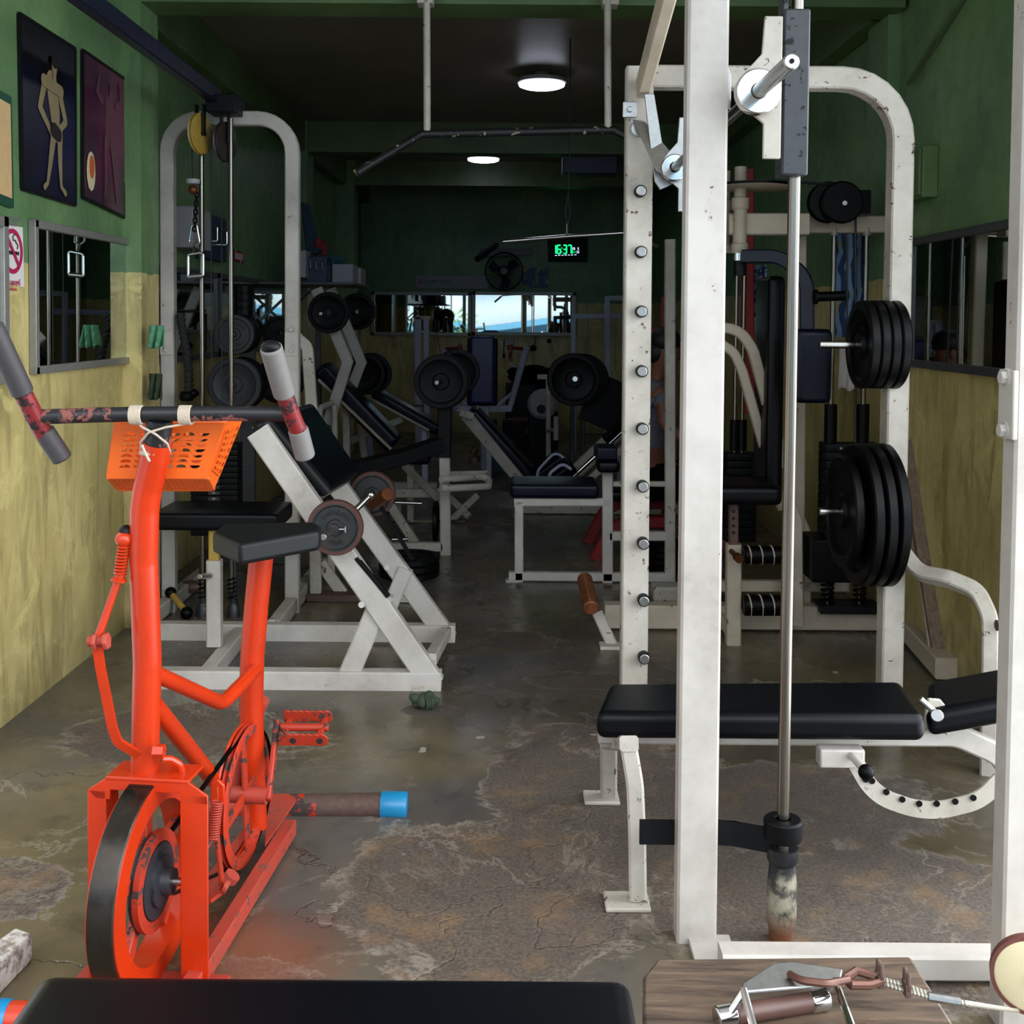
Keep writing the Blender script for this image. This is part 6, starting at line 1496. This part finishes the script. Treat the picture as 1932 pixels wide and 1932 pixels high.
for ch, u in (('1', 1045.8), ('6', 1054.5), ('3', 1066), ('7', 1075)): seg7(mb, u, 470.5, .040, .105, ch)
mb.box(P(1060, 468, f), (.012, .004, .012)).box(P(1060, 475, f), (.012, .004, .012)).build('green_digits', 'led_green', o, smooth=0)
mb = MB()
for ch, u, v in (('2', 1081.3, 469), ('6', 1083.9, 469), ('6', 1091, 469), ('3', 1088.5, 475.5), ('3', 1091.5, 475.5)): seg7(mb, u, v, .010, .028, ch, tw=.005)
for k in range(7): mb.box(P(1049+6.1*k, 482-.2*k, f), (.026, .004, .008))
mb.build('white_digits', 'led_white', o, smooth=0)
mb = MB()
for ch, u, v in (('5', 1080.8, 475.5), ('1', 1084, 475.5)): seg7(mb, u, v, .010, .028, ch, tw=.005)
mb.build('small_green_digits', 'led_green', o, smooth=0)
# fan
y = 13.9; c = P(951, 512, y); rf = .235
o = thing('wall_fan', 'round dark wall fan above the back mirrors', 'fan', c)
MB().lathe([(rf, -.01), (rf+.006, 0), (rf, .01), (rf-.008, 0)], c, (0, -1, 0), 48).lathe([(rf, -.01), (rf+.006, 0), (rf, .01), (rf-.008, 0)], c+V((0, .1, 0)), (0, -1, 0), 48).build('rim', 'iron', o)
mb = MB()
for k in range(40):
    a = k*math.pi/20; d = V((math.cos(a), 0, math.sin(a)))
    mb.tube([c+d*.04+V((0, -.07, 0)), c+d*rf*.7+V((0, -.06, 0)), c+d*rf, c+d*rf*.8+V((0, .09, 0))], .0022, 4)
mb.build('guard_wires', 'iron', o)
mb = MB()
for k in range(3):
    a = k*2.094+.5; d = V((math.cos(a), 0, math.sin(a))); s_ = V((-math.sin(a), 0, math.cos(a)))
    mb.slab([c+d*.03+V((0, .03, 0)), c+d*.12+s_*.09+V((0, .0, 0)), c+d*.2+s_*.06, c+d*.2-s_*.04+V((0, .05, 0)), c+d*.03-s_*.02+V((0, .05, 0))], .003, (0, 1, 0))
mb.build('blades', 'blue_plastic', o)
MB().cyl(c+V((0, -.075, 0)), c+V((0, -.085, 0)), .045, 24).build('badge', 'alu_dark', o)
MB().cyl(c+V((0, .0, 0)), c+V((0, .25, 0)), .07, 20).bar(c+V((0, .2, 0)), V((c.x, YB, c.z-.1)), .04, .06).build('motor', 'iron', o)
# long sign
y = YB-.04
a, b = P(784, 520, y), P(921, 545, y)
o = thing('wall_banner', 'long grey white sign with green lettering above the left back mirror', 'sign', ((a.x+b.x)/2, y, b.z))
MB().box(((a.x+b.x)/2, y, (a.z+b.z)/2), (b.x-a.x, .03, a.z-b.z)).build('sign_board', 'grey_plastic', o, bevel=.002)
MB().text('ยิมเพาะกาย', P(822, 531, y-.018), (1, 0, 0), (0, 0, 1), .085, .003).build('green_lettering', 'ink_green', o, smooth=0)
mb = MB(); cc = P(792.5, 532, y-.018)
mb.box(cc, (.055, .004, .016)).box(cc, (.016, .005, .055)); mb.build('orange_mark', 'ink_orange', o, smooth=0)
# map like poster
a, b = P(984, 505, y), P(1034, 543, y)
t = NT('blue_yellow_poster'); n = t.noise(5.5, 5, .6, None, .6); M['poster'] = t.out(t.mix(t.ramp(n, [(.5, 0.), (.53, 1.)]), '1f4a7a', '8f9058'), .5)
tag(MB().box(((a.x+b.x)/2, y+.015, (a.z+b.z)/2), (b.x-a.x, .006, a.z-b.z)).build('wall_poster', 'poster', smooth=0), 'blue and yellow poster to the right of the wall fan', 'poster')
o = thing('light_fitting', 'long grey light fitting with two tubes over the wall fan', 'lamp', P(955, 480, y))
MB().bar(P(905, 474, y-.05), P(1004, 472, y-.05), .06, .05).build('housing', 'alu_dark', o)
MB().cyl(P(905, 478, y-.1), P(1004, 475, y-.1), .013, 12).cyl(P(900, 482, y-.1), P(1000, 479, y-.1), .013, 12).build('tube', 'grey_plastic', o)
tag(MB().box(P(1112, 300, 10.3), (.5, .25, .3)).build('air_conditioner', 'blue_plastic', bevel=.01), 'dark blue box unit under the second ceiling beam', 'box')
# control box and cords under the right mirror
o = thing('switch_box', 'small grey switch box with a dangling cord under the right back mirror', 'switch', P(961, 650, YB-.05))
MB().box(P(961, 645, YB-.05), (.12, .07, .10)).build('box', 'grey_plastic', o, bevel=.004)
MB().tube([P(951, 640, YB-.03), P(950, 665, YB-.03)], .005, 6).ball(P(950.5, 671, YB-.03), .022, (.8, .8, 1.6)).build('cord', 'rubber', o)
o = thing('hanging_plug', 'dark plug hanging on a cord below the right back mirror', 'plug', P(1006, 657, YB-.04))
MB().tube([P(1008, 634, YB-.03), P(1010, 648, YB-.03), P(1006, 652, YB-.03)], .004, 6).build('cord', 'rubber', o)
MB().ball(P(1006, 657, YB-.05), .045, (1, .5, .9), 8, 6).build('plug_body', 'rubber', o)
tag(MB().ball(P(1036, 643, YB-.05), .03, (1, .6, 1)).build('wall_knob', 'rubber'), 'small dark round knob on the yellow wall under the mirror', 'knob')  # plain dark knob on the wall, not an electrical outlet
# lavender cable crossover frame at the right back
y = 12.3
o = thing('crossover_frame', 'pale blue-grey tall cable frame at the right back of the room', 'cable machine', fl(P(1130, 700, y)))
T(o, 'outer_frame', [fl(P(1082, 840, y)), P(1082, 597, y), P(1210, 596, y)], .07, .06, 'lavender')
T(o, 'inner_frame', [fl(P(1146, 860, y-.6)), P(1146, 563, y-.6), P(1210, 562, y-.6)], .07, .06, 'lavender')
for u in (1114, 1160): MB().lathe([(.012, -.004), (.02, -.004), (.02, .004), (.012, .004)], P(u, 604, y-.1), (0, 1, 0), 16).cyl(P(u, 607, y-.1), P(u, 700, y-.1), .005, 6).build('cable', 'alu', o)
# clutter by the back wall
o = thing('stand_post', 'thin white T topped stand in front of the dark clutter at the back', 'stand', fl(P(1035, 860, 10.3)))
T(o, 'post', [fl(P(1035, 870, 10.3)), P(1034, 710, 10.3)], .045, .045, 'white_worn')
T(o, 'top', [P(1014, 711, 10.3), P(1036, 711, 10.3)], .045, .045, 'white_worn')
MB().cyl(P(1035, 812, 10.2), P(1048, 812, 10.0), .02, 12).cyl(P(1049, 786, 10.0), P(1049, 830, 10.0), .024, 12).build('clamp', 'white_worn', o)
o = thing('bench_grinder', 'round white machine casing behind the T topped stand', 'machine', fl(P(1022, 800, 11.5)))
MB().lathe([(0, -.08), (.12, -.08), (.15, -.05), (.15, .08), (0, .08)], P(1024, 762, 11.2), (.1, 1, 0), 36, False).build('casing', 'grey_plastic', o)
MB().cyl(P(1021, 772, 11.08), P(1021, 772, 11.12), .045, 20).build('opening', 'rubber', o)
MB().box(fl(P(1024, 800, 11.3))+V((0, 0, .28)), (.3, .25, .56)).build('stand', 'rubber', o, bevel=.01)
def cbox(u0, u1, v0, v1, y, dep, label, mt='rubber', name='storage_box'):
    a, b = P(u0, v0, y), P(u1, v1, y)
    return tag(MB().box(((a.x+b.x)/2, y+dep/2, (a.z+b.z)/2), (b.x-a.x, dep, a.z-b.z)).build(name, mt, bevel=.006), label, 'box')
bx_ = cbox(948, 1024, 797, 862, 12.0, .5, 'black box with an orange price mark on the floor at the back')
c1 = P(1004, 812, 11.99); MB().text('$ 95', c1, (1, 0, 0), (0, 0, 1), .09, .004).build('price_lettering', 'ink_orange', None) if False else None
me_ = MB().text('$ 95', P(1005, 812, 11.985), (1, 0, 0), (0, 0, 1), .085, .004).build('price_mark', 'ink_orange', bx_, smooth=0)
cbox(954, 1010, 726, 858, 12.55, .5, 'tall black cabinet behind the angled press arm at the back', 'black_paint', 'cabinet')
cbox(1012, 1033, 703, 848, 12.9, .5, 'dark stacked box left of the T topped stand', 'black_cloth')
heap('clothes_pile', P(1008, 708, 12.95), (.45, .2, .22), 'dark ragged clothes heap on top of the back boxes', 'black_cloth', 8, 14)
heap('glove_pile', P(982, 793, 12.2), (.26, .2, .08), 'pale and dark gloves lying on the black box', 'brown', 9, 8)
tag(MB().lathe([(0, 0), (.13, 0), (.16, .26), (.15, .26), (.12, .02), (0, .02)], fl(P(942, 838, 11.2)), (0, 0, 1), 24, False).build('blue_bucket', 'teal_cloth'), 'dull blue bucket standing by the shoulder press leg', 'bucket')
for k, (u, lb) in enumerate(((1080, 'left thin post behind the leg press'), (1100, 'right thin post behind the leg press'))):
    tag(MB().rect([fl(P(u, 860, 10.8)), P(u, 765, 10.8)], .04, .04).build('thin_post', 'alu_dark'), lb, 'post', 'thin posts behind the leg press')
g = thing('dumbbell', 'dumbbell lying under the centre leg press rail', 'dumbbell', fl(P(893, 890, 8.8)))
MB().cyl(P(891, 858, 8.9), P(898, 845, 8.9), .03, 12).cyl(P(896, 872, 8.8), P(893, 862, 8.8), .05, 14).build('head', 'brown', g)
